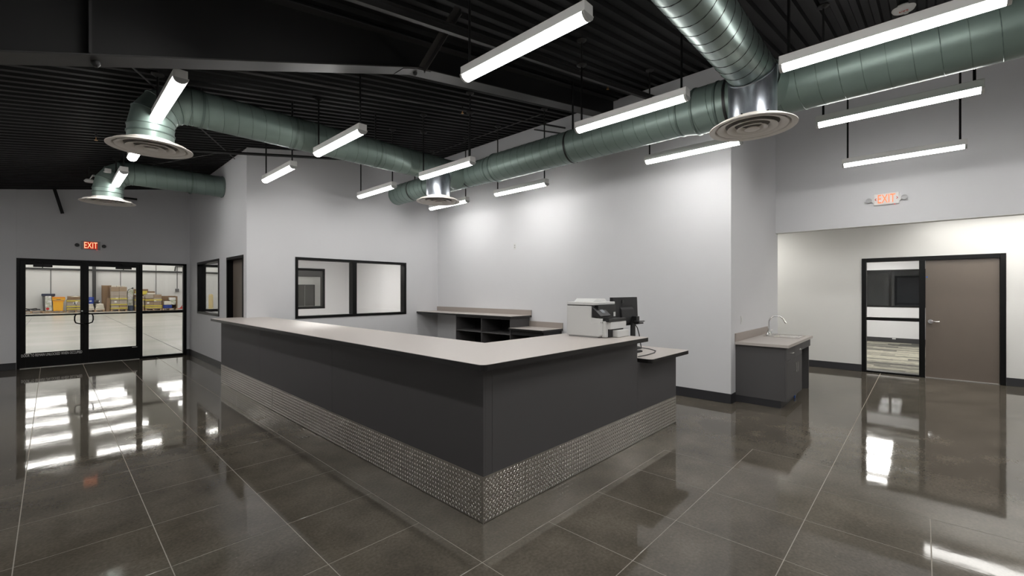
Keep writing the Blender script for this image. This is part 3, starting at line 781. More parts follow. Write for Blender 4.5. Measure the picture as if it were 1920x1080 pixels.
# ================================================================== EXIT SIGNS
def exit_sign(c, axis, label, lit):
    """axis 'y': on the door wall facing -y; 'x': on the header wall facing -x"""
    t = thing('exit_sign', c, label, 'exit sign')
    def P(u, d, z):    # u to the right as seen, d outwards
        return (c[0]+u, c[1]-d, c[2]+z) if axis == 'y' else (c[0]-d, c[1]-u, c[2]+z)
    def pbox(u0, u1, d0, d1, z0, z1):
        a, b = P(u0, d0, z0), P(u1, d1, z1); return B(a[0], a[1], a[2], b[0], b[1], b[2])
    hw, hh = 0.150, 0.088
    part('body', pbox(-hw, hw, 0, 0.045, -hh, hh), M['white_metal'] if not lit else M['grey_plastic'], t, 0.008)
    if lit: part('backlight', pbox(-0.105, 0.105, 0.044, 0.0465, -0.074, 0.078), M['exit_glow'], t)
    tm = text_mesh('EXIT', 0.19, 0.0015, 0.62)
    w_ = max(v[0] for v in tm.v)-min(v[0] for v in tm.v); h_ = max(v[1] for v in tm.v)-min(v[1] for v in tm.v)
    cy = (max(v[1] for v in tm.v)+min(v[1] for v in tm.v))/2
    tm.v = [P(vx*0.205/w_, 0.0485+vz, (vy-cy)*0.128/h_+0.003) for vx, vy, vz in tm.v]
    part('letters', tm, M['exit_warm'] if lit else M['exit_red'], t)
    if not lit:
        for s in (-1, 1):
            mb = MB()
            pts = [(s*0.122, 0.020), (s*0.138, 0.0), (s*0.122, -0.020), (s*0.115, -0.014), (s*0.127, 0.0), (s*0.115, 0.014)]
            vs_ = [P(u, 0.0455, z) for u, z in pts]+[P(u, 0.0470, z) for u, z in pts]
            n = 6; mb.add(vs_, [tuple(range(n)), tuple(range(n, 2*n))]+[(i, (i+1) % n, (i+1) % n+n, i+n) for i in range(n)])
            part('chevron', mb, M['exit_arrow'], t)
    for s in (-1, 1):
        mb = MB(); vs_ = [P(s*hw, 0.005, -0.055), P(s*hw, 0.005, 0.055), P(s*(hw+0.035), 0.005, 0.018), P(s*(hw+0.035), 0.005, -0.018),
                          P(s*hw, 0.038, -0.055), P(s*hw, 0.038, 0.055), P(s*(hw+0.035), 0.038, 0.018), P(s*(hw+0.035), 0.038, -0.018)]
        mb.add(vs_, [(0,1,2,3),(4,5,6,7),(0,1,5,4),(1,2,6,5),(2,3,7,6),(3,0,4,7)])
        part('arm', mb, M['white_plastic'], t)
        hd = part('lamp_head', MB().tube([P(s*(hw+0.058), 0.0, -0.002), P(s*(hw+0.058), 0.03, -0.002), P(s*(hw+0.058), 0.055, -0.006)], 0.03, 20, radii=[0.022, 0.034, 0.037]), M['grey_plastic'] if not lit else M['black_matt'], t)
        part('lamp_lens', MB().tube([P(s*(hw+0.058), 0.0555, -0.006), P(s*(hw+0.058), 0.057, -0.006)], 0.032, 20), M['black_plastic'] if lit else M['grey_plastic'], hd)
    part('pilot_light', pbox(0.092, 0.102, 0.02, 0.035, -hh-0.006, -hh+0.001), M['led_red'], t)
exit_sign((0.583, YD, 2.527), 'y', 'glowing red exit sign above the glass double doors', True)
exit_sign((XH, 0.415, 2.975), 'x', 'white exit sign with orange letters and two lamp heads on the header wall', False)

# ================================================================== SMALL WALL THINGS
def plate(c, axis, label, cat, name, sw=False):
    t = thing(name, c, label, cat)
    if axis == 'x':
        part('cover', B(c[0]-0.006, c[1]-0.036, c[2]-0.058, c[0], c[1]+0.036, c[2]+0.058), M['white_plastic'], t, 0.002)
        for dz in (-0.02, 0.02): part('socket', B(c[0]-0.008, c[1]-0.014, c[2]+dz-0.013, c[0]-0.005, c[1]+0.014, c[2]+dz+0.013), M['grey_plastic'], t, 0.002)
    else:
        part('cover', B(c[0]-0.036, c[1]-0.006, c[2]-0.058, c[0]+0.036, c[1], c[2]+0.058), M['white_plastic'], t, 0.002)
        part('rocker', B(c[0]-0.014, c[1]-0.010, c[2]-0.030, c[0]+0.014, c[1]-0.005, c[2]+0.030), M['white_plastic'], t, 0.002)
plate((X1, 5.968, 2.446), 'x', 'small white outlet high on the long light wall', 'outlet', 'wall_outlet')
plate((6.871, YE, 1.129), 'y', 'white light switch on the wall left of the sink', 'switch', 'light_switch')

# ================================================================== RECEPTION COUNTER
CX, CY = 1.975, 2.129
YEND = 8.635
ctr = thing('reception_counter', (CX, CY, 0), 'long dark grey reception counter with diamond plate kick at its foot', 'counter')
ZP = 1.046
def panel(x0, y0, x1, y1, z0, z1, m=M['laminate'], nm='front_panel', bv=0.001): return part(nm, B(x0, y0, z0, x1, y1, z1), m, ctr, bv)
KP = 0.311
# long left face, in three sheets; right face in three
for (ya, yb) in ((CY+0.001, 4.40), (4.402, 6.65), (6.652, YEND)): panel(CX, ya, CX+0.02, yb, 0.0, ZP)
panel(CX+0.02, CY, 2.058, CY+0.02, 0, ZP); panel(2.060, CY, 4.123, CY+0.02, 0, ZP); panel(4.125, CY, 5.081, CY+0.02, 0, 0.815)
panel(CX+0.001, CY+0.0005, CX+0.02, CY+0.02, 0, ZP)
panel(4.103, CY+0.02, 4.123, 2.80, 0.0, ZP, nm='end_panel'); panel(5.061, CY+0.02, 5.081, 2.9, 0, 0.815, nm='end_panel')
panel(CX+0.02, YEND-0.02, XS, YEND, 0, ZP, nm='end_panel')
panel(2.60, 2.80, 2.62, Y2, 0, ZP, M['laminate_dark'], 'back_panel'); panel(2.62, 2.80, 4.103, 2.82, 0, ZP, M['laminate_dark'], 'back_panel'); panel(4.123, 2.80, 5.061, 2.82, 0, 0.815, M['laminate_dark'], 'back_panel')
# diamond plate kick
def kick(axis, a, b):
    if axis == 'x': p = part('kick_plate', B(CX-0.003, a+0.001, 0.004, CX, b-0.001, KP), M['plate'], ctr)
    else: p = part('kick_plate', B(a+0.001, CY-0.003, 0.004, b-0.001, CY, KP), M['plate'], ctr)
    mb = MB(); pit = 0.034; L, W, H = 0.0125, 0.0036, 0.0022
    i0, i1 = int((a-2)/pit)-1, int((b-2)/pit)+2
    for i in range(i0, i1):
        for j in range(0, 10):
            for o in (0, 1):
                u = 2+i*pit+o*pit/2; z = 0.018+j*pit+o*pit/2
                if u < a+0.010 or u > b-0.010 or z > KP-0.010 or z < 0.014: continue
                ang = PI/4 if o == 0 else -PI/4
                cu, su = math.cos(ang), math.sin(ang)
                q = [(-L, 0, 0), (-L*0.4, W, 0), (L*0.4, W, 0), (L, 0, 0), (L*0.4, -W, 0), (-L*0.4, -W, 0), (-L*0.45, 0, H), (L*0.45, 0, H)]
                vs_ = []
                for (s_, t_, h_) in q:
                    uu = u+s_*cu-t_*su; zz = z+s_*su+t_*cu
                    vs_.append((CX-0.003-h_, uu, zz) if axis == 'x' else (uu, CY-0.003-h_, zz))
                mb.add(vs_, [(0,1,6),(1,2,7,6),(2,3,7),(3,4,7),(4,5,6,7),(5,0,6)])
    part('tread_lugs', mb, M['lug'], p, kind='stuff')
kick('x', CY, 3.10); kick('x', 3.10, 6.146); kick('x', 6.146, 7.732); kick('x', 7.732, YEND)
kick('y', CX-0.003, 2.397); kick('y', 2.397, 5.081)
part('corner_trim', B(CX-0.005, CY-0.005, 0.0, CX+0.002, CY+0.002, KP), M['plate'], ctr)

# continuous worktop
TZ0, TZ1 = 1.046, 1.086
tp = thing('countertop', (1.95, 2.1, TZ0), 'long taupe L-shaped countertop with black edge on the reception counter', 'countertop')
def rounded(poly, idx, r, n=6):
    out = []
    for i, p in enumerate(poly):
        if i in idx:
            p = Vector(p); a = (Vector(poly[i-1])-p).normalized(); b = (Vector(poly[(i+1) % len(poly)])-p).normalized()
            c = p+a*r+b*r
            for k in range(n+1):
                th = PI/2*k/n; out.append(tuple(c-b*r*math.cos(th)-a*r*math.sin(th)))
        else: out.append(p)
    return out
outer = [(1.844, 1.993), (4.123, 1.993), (4.123, 2.852), (2.665, 2.852), (2.665, Y2-0.001), (XS-0.001, Y2-0.001), (XS-0.001, 8.766), (1.844, 8.766)]
outer_r = rounded(outer, {0, 1, 7}, 0.045)
part('edge_band', MB().prism(outer_r, 'z', TZ0, TZ1-0.002), M['edge'], tp)
ins = rounded([(1.847, 1.996), (4.120, 1.996), (4.120, 2.849), (2.662, 2.849), (2.662, Y2-0.001), (XS-0.001, Y2-0.001), (XS-0.001, 8.763), (1.847, 8.763)], {0, 1, 7}, 0.043)
part('worktop', MB().prism(ins, 'z', TZ1-0.002, TZ1), M['top'], tp)
# lower desk end
dk = thing('desk_top', (4.6, 2.4, 0.815), 'lower taupe desk top with black edge at the right end of the counter', 'desk top')
dpo = rounded([(4.165, 1.993), (5.15, 1.993), (5.15, 2.95), (4.165, 2.95)], {0, 1}, 0.05)
dpi = rounded([(4.168, 1.996), (5.147, 1.996), (5.147, 2.947), (4.168, 2.947)], {0, 1}, 0.048)
part('edge_band', MB().prism(dpo, 'z', 0.815, 0.854), M['edge'], dk)
part('worktop', MB().prism(dpi, 'z', 0.854, 0.856), M['top'], dk)

# ================================================================== BACK COUNTER along the long wall
bc = thing('back_counter_cabinet', (6.1, 6.4, 0), 'dark open shelf cabinet below the back counter at the long wall', 'cabinet')
xf, xb_ = 5.86, X1-0.002
part('divider', B(xf, 7.150, 0, xb_, 7.167, 1.045), M['laminate'], bc, 0.001)
part('divider', B(xf, 6.365, 0, xb_, 6.381, 1.045), M['laminate'], bc, 0.001)
part('end_panel', B(xf, 5.575, 0, xb_, 5.592, 1.045), M['laminate'], bc, 0.001)
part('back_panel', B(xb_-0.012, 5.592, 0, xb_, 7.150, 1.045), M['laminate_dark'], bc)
part('shelf', B(xf+0.004, 6.382, 0.725, xb_-0.012, 7.149, 0.742), M['laminate'], bc, 0.001)
part('shelf', B(xf+0.004, 5.593, 0.725, xb_-0.012, 6.364, 0.742), M['laminate'], bc, 0.001)
part('shelf', B(xf+0.004, 5.593, 0.10, xb_-0.012, 7.149, 0.118), M['laminate'], bc, 0.001)
part('top_rail', B(xf, 5.592, 1.01, xf+0.018, 7.150, 1.045), M['laminate'], bc)
bt = thing('back_countertop', (6.1, 7.0, 1.045), 'higher taupe back countertop with backsplash in the wall corner', 'countertop')
part('edge_band', B(5.80, 5.52, 1.045, xb_, Y2-0.001, 1.078), M['edge'], bt, 0.003)
part('worktop', B(5.803, 5.523, 1.078, xb_, Y2-0.001, 1.080), M['top'], bt)
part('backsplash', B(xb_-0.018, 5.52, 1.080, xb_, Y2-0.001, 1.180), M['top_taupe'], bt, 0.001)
lo = thing('low_back_cabinet', (6.1, 5.1, 0), 'lower dark cabinet end beside the open shelves', 'cabinet')
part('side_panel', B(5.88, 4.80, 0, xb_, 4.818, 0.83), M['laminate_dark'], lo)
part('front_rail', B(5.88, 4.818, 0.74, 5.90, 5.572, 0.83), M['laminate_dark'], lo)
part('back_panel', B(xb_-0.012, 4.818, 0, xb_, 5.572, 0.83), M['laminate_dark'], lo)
lt = thing('low_back_countertop', (6.1, 5.1, 0.83), 'lower taupe back countertop with its own backsplash, left of the printer', 'countertop')
part('edge_band', B(5.80, 4.768, 0.831, xb_, 5.572, 0.864), M['edge'], lt, 0.003)
part('worktop', B(5.803, 4.771, 0.864, xb_, 5.572, 0.866), M['top'], lt)
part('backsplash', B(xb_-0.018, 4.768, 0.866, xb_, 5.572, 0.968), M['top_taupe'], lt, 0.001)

# ================================================================== SINK UNIT
sx0, sx1, sy0, sy1 = 6.60, 8.26, 1.300, YE-0.001
sc = thing('sink_cabinet', (7.1, 1.6, 0), 'dark grey sink cabinet with drawers and open knee space by the wall end', 'cabinet')
ZT = 0.805
part('side_panel', B(sx0, sy0+0.020, 0.095, sx0+0.018, sy1, ZT), M['laminate'], sc, 0.001)
part('body', B(sx0+0.018, sy0+0.020, 0.095, 7.60, sy1, ZT), M['laminate'], sc)
part('toe_kick', B(sx0+0.004, sy0+0.065, 0.0, 7.60, sy1, 0.095), M['base'], sc)
ym = 7.105
for (xa, xb, nm) in ((sx0+0.001, ym-0.0015, 0), (ym+0.0015, 7.598, 1)):
    dr = part('drawer', B(xa, sy0, 0.628, xb, sy0+0.019, ZT-0.004), M['laminate'], sc, 0.001)
    cx = (xa+xb)/2; z = 0.715
    part('pull', MB().tube([(cx-0.055, sy0, z), (cx-0.055, sy0-0.028, z), (cx+0.055, sy0-0.028, z), (cx+0.055, sy0, z)], 0.005, 8), M['chrome'], dr)
    dd = part('door', B(xa, sy0, 0.097, xb, sy0+0.019, 0.624), M['laminate'], sc, 0.001)
    hx = ym-0.05 if nm == 0 else ym+0.05
    part('pull', MB().tube([(hx, sy0, 0.435), (hx, sy0-0.028, 0.435), (hx, sy0-0.028, 0.565), (hx, sy0, 0.565)], 0.005, 8), M['chrome'], dd)
part('apron', B(7.601, sy0, 0.686, sx1, sy0+0.019, ZT), M['laminate'], sc, 0.001)
part('end_panel', B(sx1-0.018, sy0+0.019, 0.0, sx1, sy1, ZT), M['laminate'], sc, 0.001)
part('foot_clip', B(7.40, sy0+0.05, 0.0, 7.43, sy0+0.064, 0.05), M['blue_tape'], sc)
st = thing('sink_countertop', (7.4, 1.6, ZT), 'short taupe countertop with backsplash over the sink cabinet', 'countertop')
bx0, bx1, by0, by1 = 7.66, 8.13, 1.36, 1.72      # bowl opening
mb = MB()
for q in ((6.565, 1.270, bx0, YE-0.001), (bx1, 1.270, 8.285, YE-0.001), (bx0, 1.270, bx1, by0), (bx0, by1, bx1, YE-0.001)):
    addb(mb, q[0], q[1], ZT, q[2], q[3], 0.842)
part('worktop', mb, M['top'], st)
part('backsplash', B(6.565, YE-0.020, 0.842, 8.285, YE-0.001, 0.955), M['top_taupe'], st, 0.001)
sk_ = thing('sink', (7.9, 1.56, 0.842), 'shallow stainless sink bowl let into the taupe countertop', 'sink')
rim = MB()
for q in ((bx0-0.035, by0-0.02, bx0+0.004, by1+0.09), (bx1-0.004, by0-0.02, bx1+0.03, by1+0.09), (bx0+0.004, by0-0.02, bx1-0.004, by0+0.004), (bx0+0.004, by1-0.004, bx1-0.004, by1+0.09)):
    addb(rim, q[0], q[1], 0.8425, q[2], q[3], 0.848)
part('rim', rim, M['steel'], sk_)
bowl = MB(); z1_, z0_ = 0.8445, 0.70
o_ = [(bx0+0.004, by0+0.004), (bx1-0.004, by0+0.004), (bx1-0.004, by1-0.004), (bx0+0.004, by1-0.004)]
i_ = [(bx0+0.03, by0+0.03), (bx1-0.03, by0+0.03), (bx1-0.03, by1-0.03), (bx0+0.03, by1-0.03)]
bowl.add([(x, y_, z1_) for x, y_ in o_]+[(x, y_, z0_) for x, y_ in i_], [(0,1,5,4),(1,2,6,5),(2,3,7,6),(3,0,4,7),(4,5,6,7)])
part('bowl', bowl, M['steel'], sk_)
part('drain', MB().lathe([(0.0, 0.003), (0.03, 0.003), (0.04, 0.0)], (7.895, 1.54, z0_+0.001), 20), M['chrome'], sk_)
fx, fy = 7.86, 1.79
fc = thing('faucet', (fx, fy, 0.848), 'tall chrome gooseneck faucet with two handles on the sink', 'faucet')
part('deck_plate', B(fx-0.10, fy-0.025, 0.848, fx+0.10, fy+0.025, 0.862), M['chrome'], fc, 0.006)
pth = [(fx, fy, 0.86), (fx, fy, 1.06)]
for k in range(1, 12):
    a = PI*k/12*1.0; pth.append((fx+(0.105-0.105*math.cos(a))*0.25, fy-(0.105-0.105*math.cos(a))*0.97, 1.06+0.095*math.sin(a)))
pth.append((fx+0.055, fy-0.225, 1.045))
part('spout', MB().tube(pth, 0.0115, 12, radii=[0.017, 0.0125]+[0.011]*(len(pth)-3)+[0.014]), M['chrome'], fc)
for s in (-0.075, 0.075):
    h = part('handle', MB().lathe([(0.0, 0.05), (0.012, 0.05), (0.014, 0.03), (0.020, 0.015), (0.022, 0.0)], (fx+s, fy, 0.862), 16), M['chrome'], fc)
    part('lever', MB().tube([(fx+s, fy, 0.905), (fx+s*1.7, fy-0.02, 0.925)], 0.006, 8), M['chrome'], h)

# ================================================================== PRINTER
px0, px1, py0, py1, pz = 3.69, 4.085, 2.30, 2.70, TZ1
pr = thing('printer', (3.88, 2.5, pz), 'white office printer with black front on the reception countertop', 'printer')
body = MB()
body.prism([(py1, pz+0.012), (py1, pz+0.315), (2.40, pz+0.315), (2.40, pz+0.150), (py0, pz+0.145), (py0, pz+0.030), (py0+0.015, pz+0.012)], 'x', px0, px1)
part('body', body, M['white_plastic'], pr, 0.006)
part('side_cheek', MB().prism([(2.40, pz+0.145), (2.40, pz+0.20), (py0, pz+0.19), (py0, pz+0.145)], 'x', px0, px0+0.055), M['white_plastic'], pr, 0.004)
part('foot_rail', B(px0+0.012, py0+0.03, pz, px1-0.012, py1-0.02, pz+0.014), M['grey_plastic'], pr)
part('scanner_gap', B(px0+0.004, 2.385, pz+0.315, px1-0.004, py1-0.006, pz+0.322), M['black_plastic'], pr)
lid = part('scanner_lid', B(px0, 2.375, pz+0.322, px1+0.02, py1, pz+0.352), M['white_plastic'], pr, 0.006)
part('document_feeder', MB().prism([(px0+0.11, pz+0.352), (px1-0.02, pz+0.352), (px1-0.05, pz+0.382), (px0+0.16, pz+0.385)], 'y', 2.45, 2.69), M['white_plastic'], lid, 0.005)
part('front_recess', B(px0+0.056, 2.355, pz+0.152, px1-0.002, 2.399, pz+0.318), M['black_plastic'], pr)
cpn = MB(); cpn.prism([(2.395, pz+0.308), (2.395, pz+0.205), (2.305, pz+0.205), (2.295, pz+0.218)], 'x', px0+0.002, px0+0.20)
cp = part('control_panel', cpn, M['black_plastic'], pr, 0.003)
n_ = Vector((0, -(0.305-0.212), 0)); 
scr = MB(); 
def onp(u, s):  # on the sloping face of the control panel
    y_ = 2.395+(2.295-2.395)*s; z = pz+0.308+(0.218-0.308)*s
    return Vector((px0+u, y_, z))+Vector((0, -0.669, 0.743))*0.0035
scr.add([onp(0.075, 0.30), onp(0.135, 0.30), onp(0.135, 0.72), onp(0.075, 0.72)], [(0, 1, 2, 3)])
part('screen', scr, M['screen'], cp)
part('front_sticker', B(px1-0.050, 2.351, pz+0.200, px1-0.012, 2.3545, pz+0.245), M['white_plastic'], pr)
part('output_tray', B(px0+0.06, 2.235, pz+0.157, px1, 2.355, pz+0.188), M['black_plastic'], pr, 0.003)
part('front_column', B(px0+0.05, 2.270, pz+0.006, px0+0.10, 2.31, pz+0.165), M['white_plastic'], pr, 0.004)
part('paper_tray', B(px0+0.09, 2.235, pz+0.085, px1+0.005, 2.30, pz+0.155), M['white_plastic'], pr, 0.004)
part('tray_gap', B(px0+0.10, 2.262, pz+0.004, px1-0.01, 2.30, pz+0.085), M['black_plastic'], pr)
part('lower_tray', B(px0+0.17, 2.200, pz+0.003, px1+0.0, 2.262, pz+0.070), M['white_plastic'], pr, 0.004)
for (uu, zz) in ((0.012, 0.0), (0.04, 0.0)):
    part('usb_port', B(px0+uu, py0-0.001, pz+0.150, px0+uu+0.010, py0+0.001, pz+0.156), M['black_plastic'], pr)

# ================================================================== MONITOR on the lower desk, gadgets
mo = thing('monitor', (4.74, 2.62, 0.856), 'black computer monitor seen from behind, standing beyond the printer', 'monitor')
mb = MB(); mb.prism([(2.585, 1.135), (2.635, 1.135), (2.640, 1.475), (2.600, 1.475)], 'x', 4.44, 5.03)
part('screen_housing', mb, M['black_matt'], mo, 0.004)
part('back_hump', MB().prism([(2.560, 1.19), (2.590, 1.16), (2.600, 1.36), (2.575, 1.33)], 'x', 4.60, 4.90), M['black_matt'], mo, 0.006)
part('vent_slot', B(4.62, 2.5875, 1.375, 4.90, 2.592, 1.380), M['rubber'], mo)
part('emblem', MB().tube([(4.66, 2.596, 1.425), (4.66, 2.590, 1.425)], 0.022, 20), M['grey_plastic'] if False else M['black_plastic'], mo)
part('stand', MB().prism([(4.80, 0.875), (4.90, 0.875), (4.89, 1.20), (4.81, 1.20)], 'y', 2.55, 2.575), M['black_matt'], mo, 0.004)
part('stand_hub', B(4.82, 2.50, 1.165, 4.90, 2.56, 1.245), M['black_plastic'], mo, 0.006)
part('stand_foot', MB().lathe([(0.0, 0.02), (0.10, 0.018), (0.12, 0.0), (0.0, 0.0)], (4.85, 2.58, 0.8562), 28), M['black_matt'], mo)
part('cable', MB().tube([(4.88, 2.56, 1.16), (4.92, 2.54, 1.10), (4.945, 2.53, 1.02), (4.95, 2.52, 0.94), (4.94, 2.50, 0.862)], 0.006, 8), M['black_plastic'], mo)
cr = thing('swivel_bracket', (4.80, 2.46, 1.18), 'small black clamp with a swivel shelf on the monitor stand', 'bracket')
part('shelf_plate', B(4.74, 2.42, 1.185, 4.87, 2.50, 1.195), M['black_plastic'], cr, 0.002)
part('shelf_plate', B(4.75, 2.43, 1.160, 4.86, 2.50, 1.176), M['black_plastic'], cr, 0.002)
kb = thing('keyboard', (4.52, 2.42, 0.857), 'black keyboard on the lower desk behind the counter end', 'keyboard')
part('tray', B(4.20, 2.32, 0.857, 4.62, 2.47, 0.875), M['black_matt'], kb, 0.004)
for i in range(13):
    for j in range(4):
        part('key', B(4.215+i*0.031, 2.33+j*0.033, 0.875, 4.215+i*0.031+0.026, 2.33+j*0.033+0.027, 0.880), M['black_plastic'], kb)
ph = thing('card_terminal', (4.66, 2.52, 0.857), 'small black card terminal with a coiled lead on the lower desk', 'card terminal')
part('body', B(4.50, 2.50, 0.857, 4.74, 2.62, 0.93), M['black_matt'], ph, 0.006)
part('screen', B(4.52, 2.498, 0.885, 4.60, 2.5005, 0.915), M['screen'], ph)
part('cable', MB().tube([(4.74, 2.55, 0.875), (4.86, 2.46, 0.870), (4.88, 2.36, 0.862), (4.78, 2.24, 0.862), (4.62, 2.18, 0.862), (4.40, 2.16, 0.862), (4.22, 2.17, 0.862)], 0.005, 8), M['black_plastic'], ph)

# ================================================================== ROOM BEHIND THE WINDOW WALL
struct('ceiling_inner', B(XS+ST_T, Y2+ST_T, 2.76, X1, YD, 2.84), M['white_metal'])
t = thing('ceiling_panel_light', (4.4, 10.8, 2.75), 'lit ceiling panel inside the room behind the window wall', 'light')
part('lens', B(3.8, 10.2, 2.752, 5.0, 10.8, 2.758), M['inner_led'], t); part('frame', B(3.77, 10.17, 2.754, 5.03, 10.83, 2.7595), M['white_metal'], t)
bb('baseboard_inner', (XS+ST_T, YD-0.010, 0, X1, YD, HB), (X1-0.010, Y2+ST_T, 0, X1, YD-0.010, HB))

# ================================================================== CORRIDOR LIGHT
t = thing('corridor_light', (10.2, -0.9, 2.86), 'long ceiling light in the corridor behind the header wall', 'light')
part('lens', B(10.02, -2.40, 2.850, 10.42, -0.02, 2.856), M['corr_led'], t); part('frame', B(9.99, -2.43, 2.853, 10.45, 0.01, 2.8595), M['white_metal'], t)
t = thing('corridor_light', (9.9, 2.8, 2.86), 'unseen fill light at the hidden end of the corridor', 'light')  # unseen source, boosted to brighten the corridor
part('lens', B(9.6, 2.4, 2.850, 10.2, 3.0, 2.856), M['corr_fill_led'], t); part('frame', B(9.57, 2.37, 2.853, 10.23, 3.03, 2.8595), M['white_metal'], t)

t = thing('corridor_light', (9.35, -1.3, 2.86), 'added unseen fill light, close behind the header wall', 'light')  # added out of sight to lift the corridor wall and floor
part('lens', B(9.25, -2.40, 2.850, 9.50, -0.12, 2.856), M['corr_fill_led'], t); part('frame', B(9.22, -2.43, 2.853, 9.53, -0.09, 2.8595), M['white_metal'], t)

# ================================================================== OFFICE BEHIND THE CORRIDOR DOOR
XO = 17.41
of = part('floor', B(XD+ST_T, -3.5, -0.15, XO+0.2, 4.0, -0.008), M['base'], None, kind='structure')
i = 0; x = XD+ST_T+0.02
while x < XO-0.01:
    x2 = min(x+0.25, XO); off = (i % 4)*0.25
    y_ = -1.5-off
    while y_ < 2.6:
        part('carpet_plank', B(x+0.0015, y_+0.0015, -0.008, x2-0.0015, y_+0.9985, -0.001), cps[random.choice([0, 1, 1, 2, 2, 3])], of); y_ += 1.0
    x = x2; i += 1
part('carpet_field', B(XD+ST_T, -3.5, -0.008, XO, -2.3, -0.002), cps[2], of); part('carpet_field', B(XD+ST_T, 3.3, -0.008, XO, 4.0, -0.002), cps[2], of)
wall('wall_office', 'x', XO, XO+ST_T, -3.5, 4.0, flat(2.85), [(-0.6, 1.60, 1.061, 2.19)])
wall('wall_office_left', 'y', 4.0, 4.14, XD+ST_T, XO+ST_T, flat(2.85)); wall('wall_office_right', 'y', -3.64, -3.5, XD+ST_T, XO+ST_T, flat(2.85))
bb('baseboard_office', (XO-0.01, -3.5, 0, XO, 4.0, 0.14))
struct('ceiling_office', B(XD+ST_T, -3.5, 2.77, XO, 4.0, 2.85), M['white_metal'])
window('window_4', 'x', XO, XO+ST_T, -0.6, 1.60, 1.061, 2.19, 0.045, [(0.70, 0.76)], M['glass_dark'])
struct('wall_dark_room', MB().box(XO+3.0, -3.5, 0, XO+3.1, 4.0, 2.85), mat('dark_room_wall', (0.05, 0.065, 0.08, 1), 0.6))  # near-black colour here and below stands in for the unlit room's shade
struct('ceiling_dark_room', MB().box(XO+ST_T, -3.5, 2.77, XO+3.0, 4.0, 2.85), M['base'])
struct('floor_dark_room', MB().box(XO+ST_T, -3.5, -0.15, XO+3.0, 4.0, 0.0), M['base'])
struct('wall_dark_room_side', MB().box(XO+ST_T, 4.0, 0, XO+3.1, 4.1, 2.85).box(XO+ST_T, -3.6, 0, XO+3.1, -3.5, 2.85), M['base'])
def troffer(xa, ya, xb, yb, label):
    t = thing('ceiling_panel_light', ((xa+xb)/2, (ya+yb)/2, 2.77), label, 'light', 'office ceiling panel lights')
    part('lens', B(xa, ya, 2.762, xb, yb, 2.767), M['panel_led'], t); part('frame', B(xa-0.02, ya-0.02, 2.764, xb+0.02, yb+0.02, 2.7695), M['white_metal'], t)
troffer(15.10, 0.62, 16.45, 1.22, 'office ceiling panel light nearer the dark window, seen only in the floor')
troffer(13.50, 0.60, 14.72, 1.20, 'second office ceiling panel light, seen only mirrored in the floor')
troffer(11.9, 0.60, 13.1, 1.20, 'office ceiling panel light closest to the corridor door')
troffer(13.5, -1.8, 14.72, -1.2, 'office ceiling panel light behind the brown door')
tag(part('wall_outlet', B(XO-0.016, 0.60, 0.10, XO-0.0105, 0.68, 0.13), M['white_plastic'], None), 'tiny white outlet in the dark baseboard of the office', 'outlet')

# ================================================================== WAREHOUSE
YW = 46.2; WX0, WX1 = -14.0, 26.0; WZ = 6.3
wfl = part('floor', B(WX0, YD+ST_T, -0.15, WX1, YW, -0.006), M['ware_dark'], None, kind='structure')
for (xa, xb) in ((WX0, -6.9), (-6.9, -3.83), (-3.83, -0.76), (-0.76, 2.31), (2.31, 5.4), (5.4, 8.5), (8.5, WX1)):
    for (ya, yb) in ((YD+ST_T, YW),):
        part('slab', B(xa+0.011, ya, -0.006, xb-0.011, yb, 0.0), M['ware_floor'], wfl)
wall('wall_warehouse', 'y', YW, YW+0.2, WX0, WX1, flat(3.09), m=M['ware_wall'])
wall('wall_warehouse_upper', 'y', YW+0.02, YW+0.2, WX0, WX1, flat(WZ), m=M['ware_wall_top'], z0=3.09)
wall('wall_warehouse_left', 'x', WX0-0.2, WX0, YD, YW, flat(WZ), m=M['ware_wall']); wall('wall_warehouse_right', 'x', WX1, WX1+0.2, YD, YW, flat(WZ), m=M['ware_wall'])
wall('wall_warehouse_near', 'y', YD+ST_T+0.01, YD+0.3, WX0, XL, flat(WZ), m=M['ware_wall'])
wall('wall_warehouse_above', 'y', YD+ST_T+0.01, YD+0.3, XL, X1+0.6, flat(WZ), m=M['ware_wall'], z0=3.0)
wall('wall_warehouse_far', 'y', YD+ST_T+0.01, YD+0.3, X1+0.6, WX1, flat(WZ), m=M['ware_wall'])
struct('ceiling_warehouse', B(WX0, YD, WZ, WX1, YW, WZ+0.2), M['ware_wall'])
struct('trim_2', B(WX0, YW-0.10, 3.09, 11.5, YW, 3.22), M['ware_dark'])
struct('trim_3', B(11.5, YW-0.06, 3.02, WX1, YW, 3.62), M['ware_grey'])
for i, xj in enumerate((-6.2, -0.02, 3.77, 8.0)): struct('trim_%d' % (4+i), B(xj-0.025, YW-0.012, 0, xj+0.025, YW, 3.09), M['ware_grey'])
tag(part('steel_column', MB().box(2.15, YW-0.30, 0, 2.35, YW-0.28, 5.9).box(2.15, YW-0.12, 0, 2.35, YW-0.10, 5.9).box(2.245, YW-0.28, 0, 2.255, YW-0.12, 5.9), M['ware_dark'], None, loc=(2.25, YW-0.2, 0)), 'dark steel column at the warehouse wall seen through the glass doors', 'column')
t = thing('warehouse_light_row', (0, 0, 0), 'x', 'light') if False else None
hb0 = None
ORD = ['first', 'second', 'third', 'fourth', 'fifth', 'sixth', 'seventh']
ROW = ['row nearest the glass doors of the', 'second', 'third', 'fourth', 'fifth', 'sixth', 'seventh', 'farthest']
ROW[0] = 'nearest'
cols = [-9.6, -5.0, -0.45, 2.65, 7.05, 11.45, 15.85]
rows = [19.5, 23.8, 28.0, 32.4, 36.3, 39.6, 42.6, 44.6]
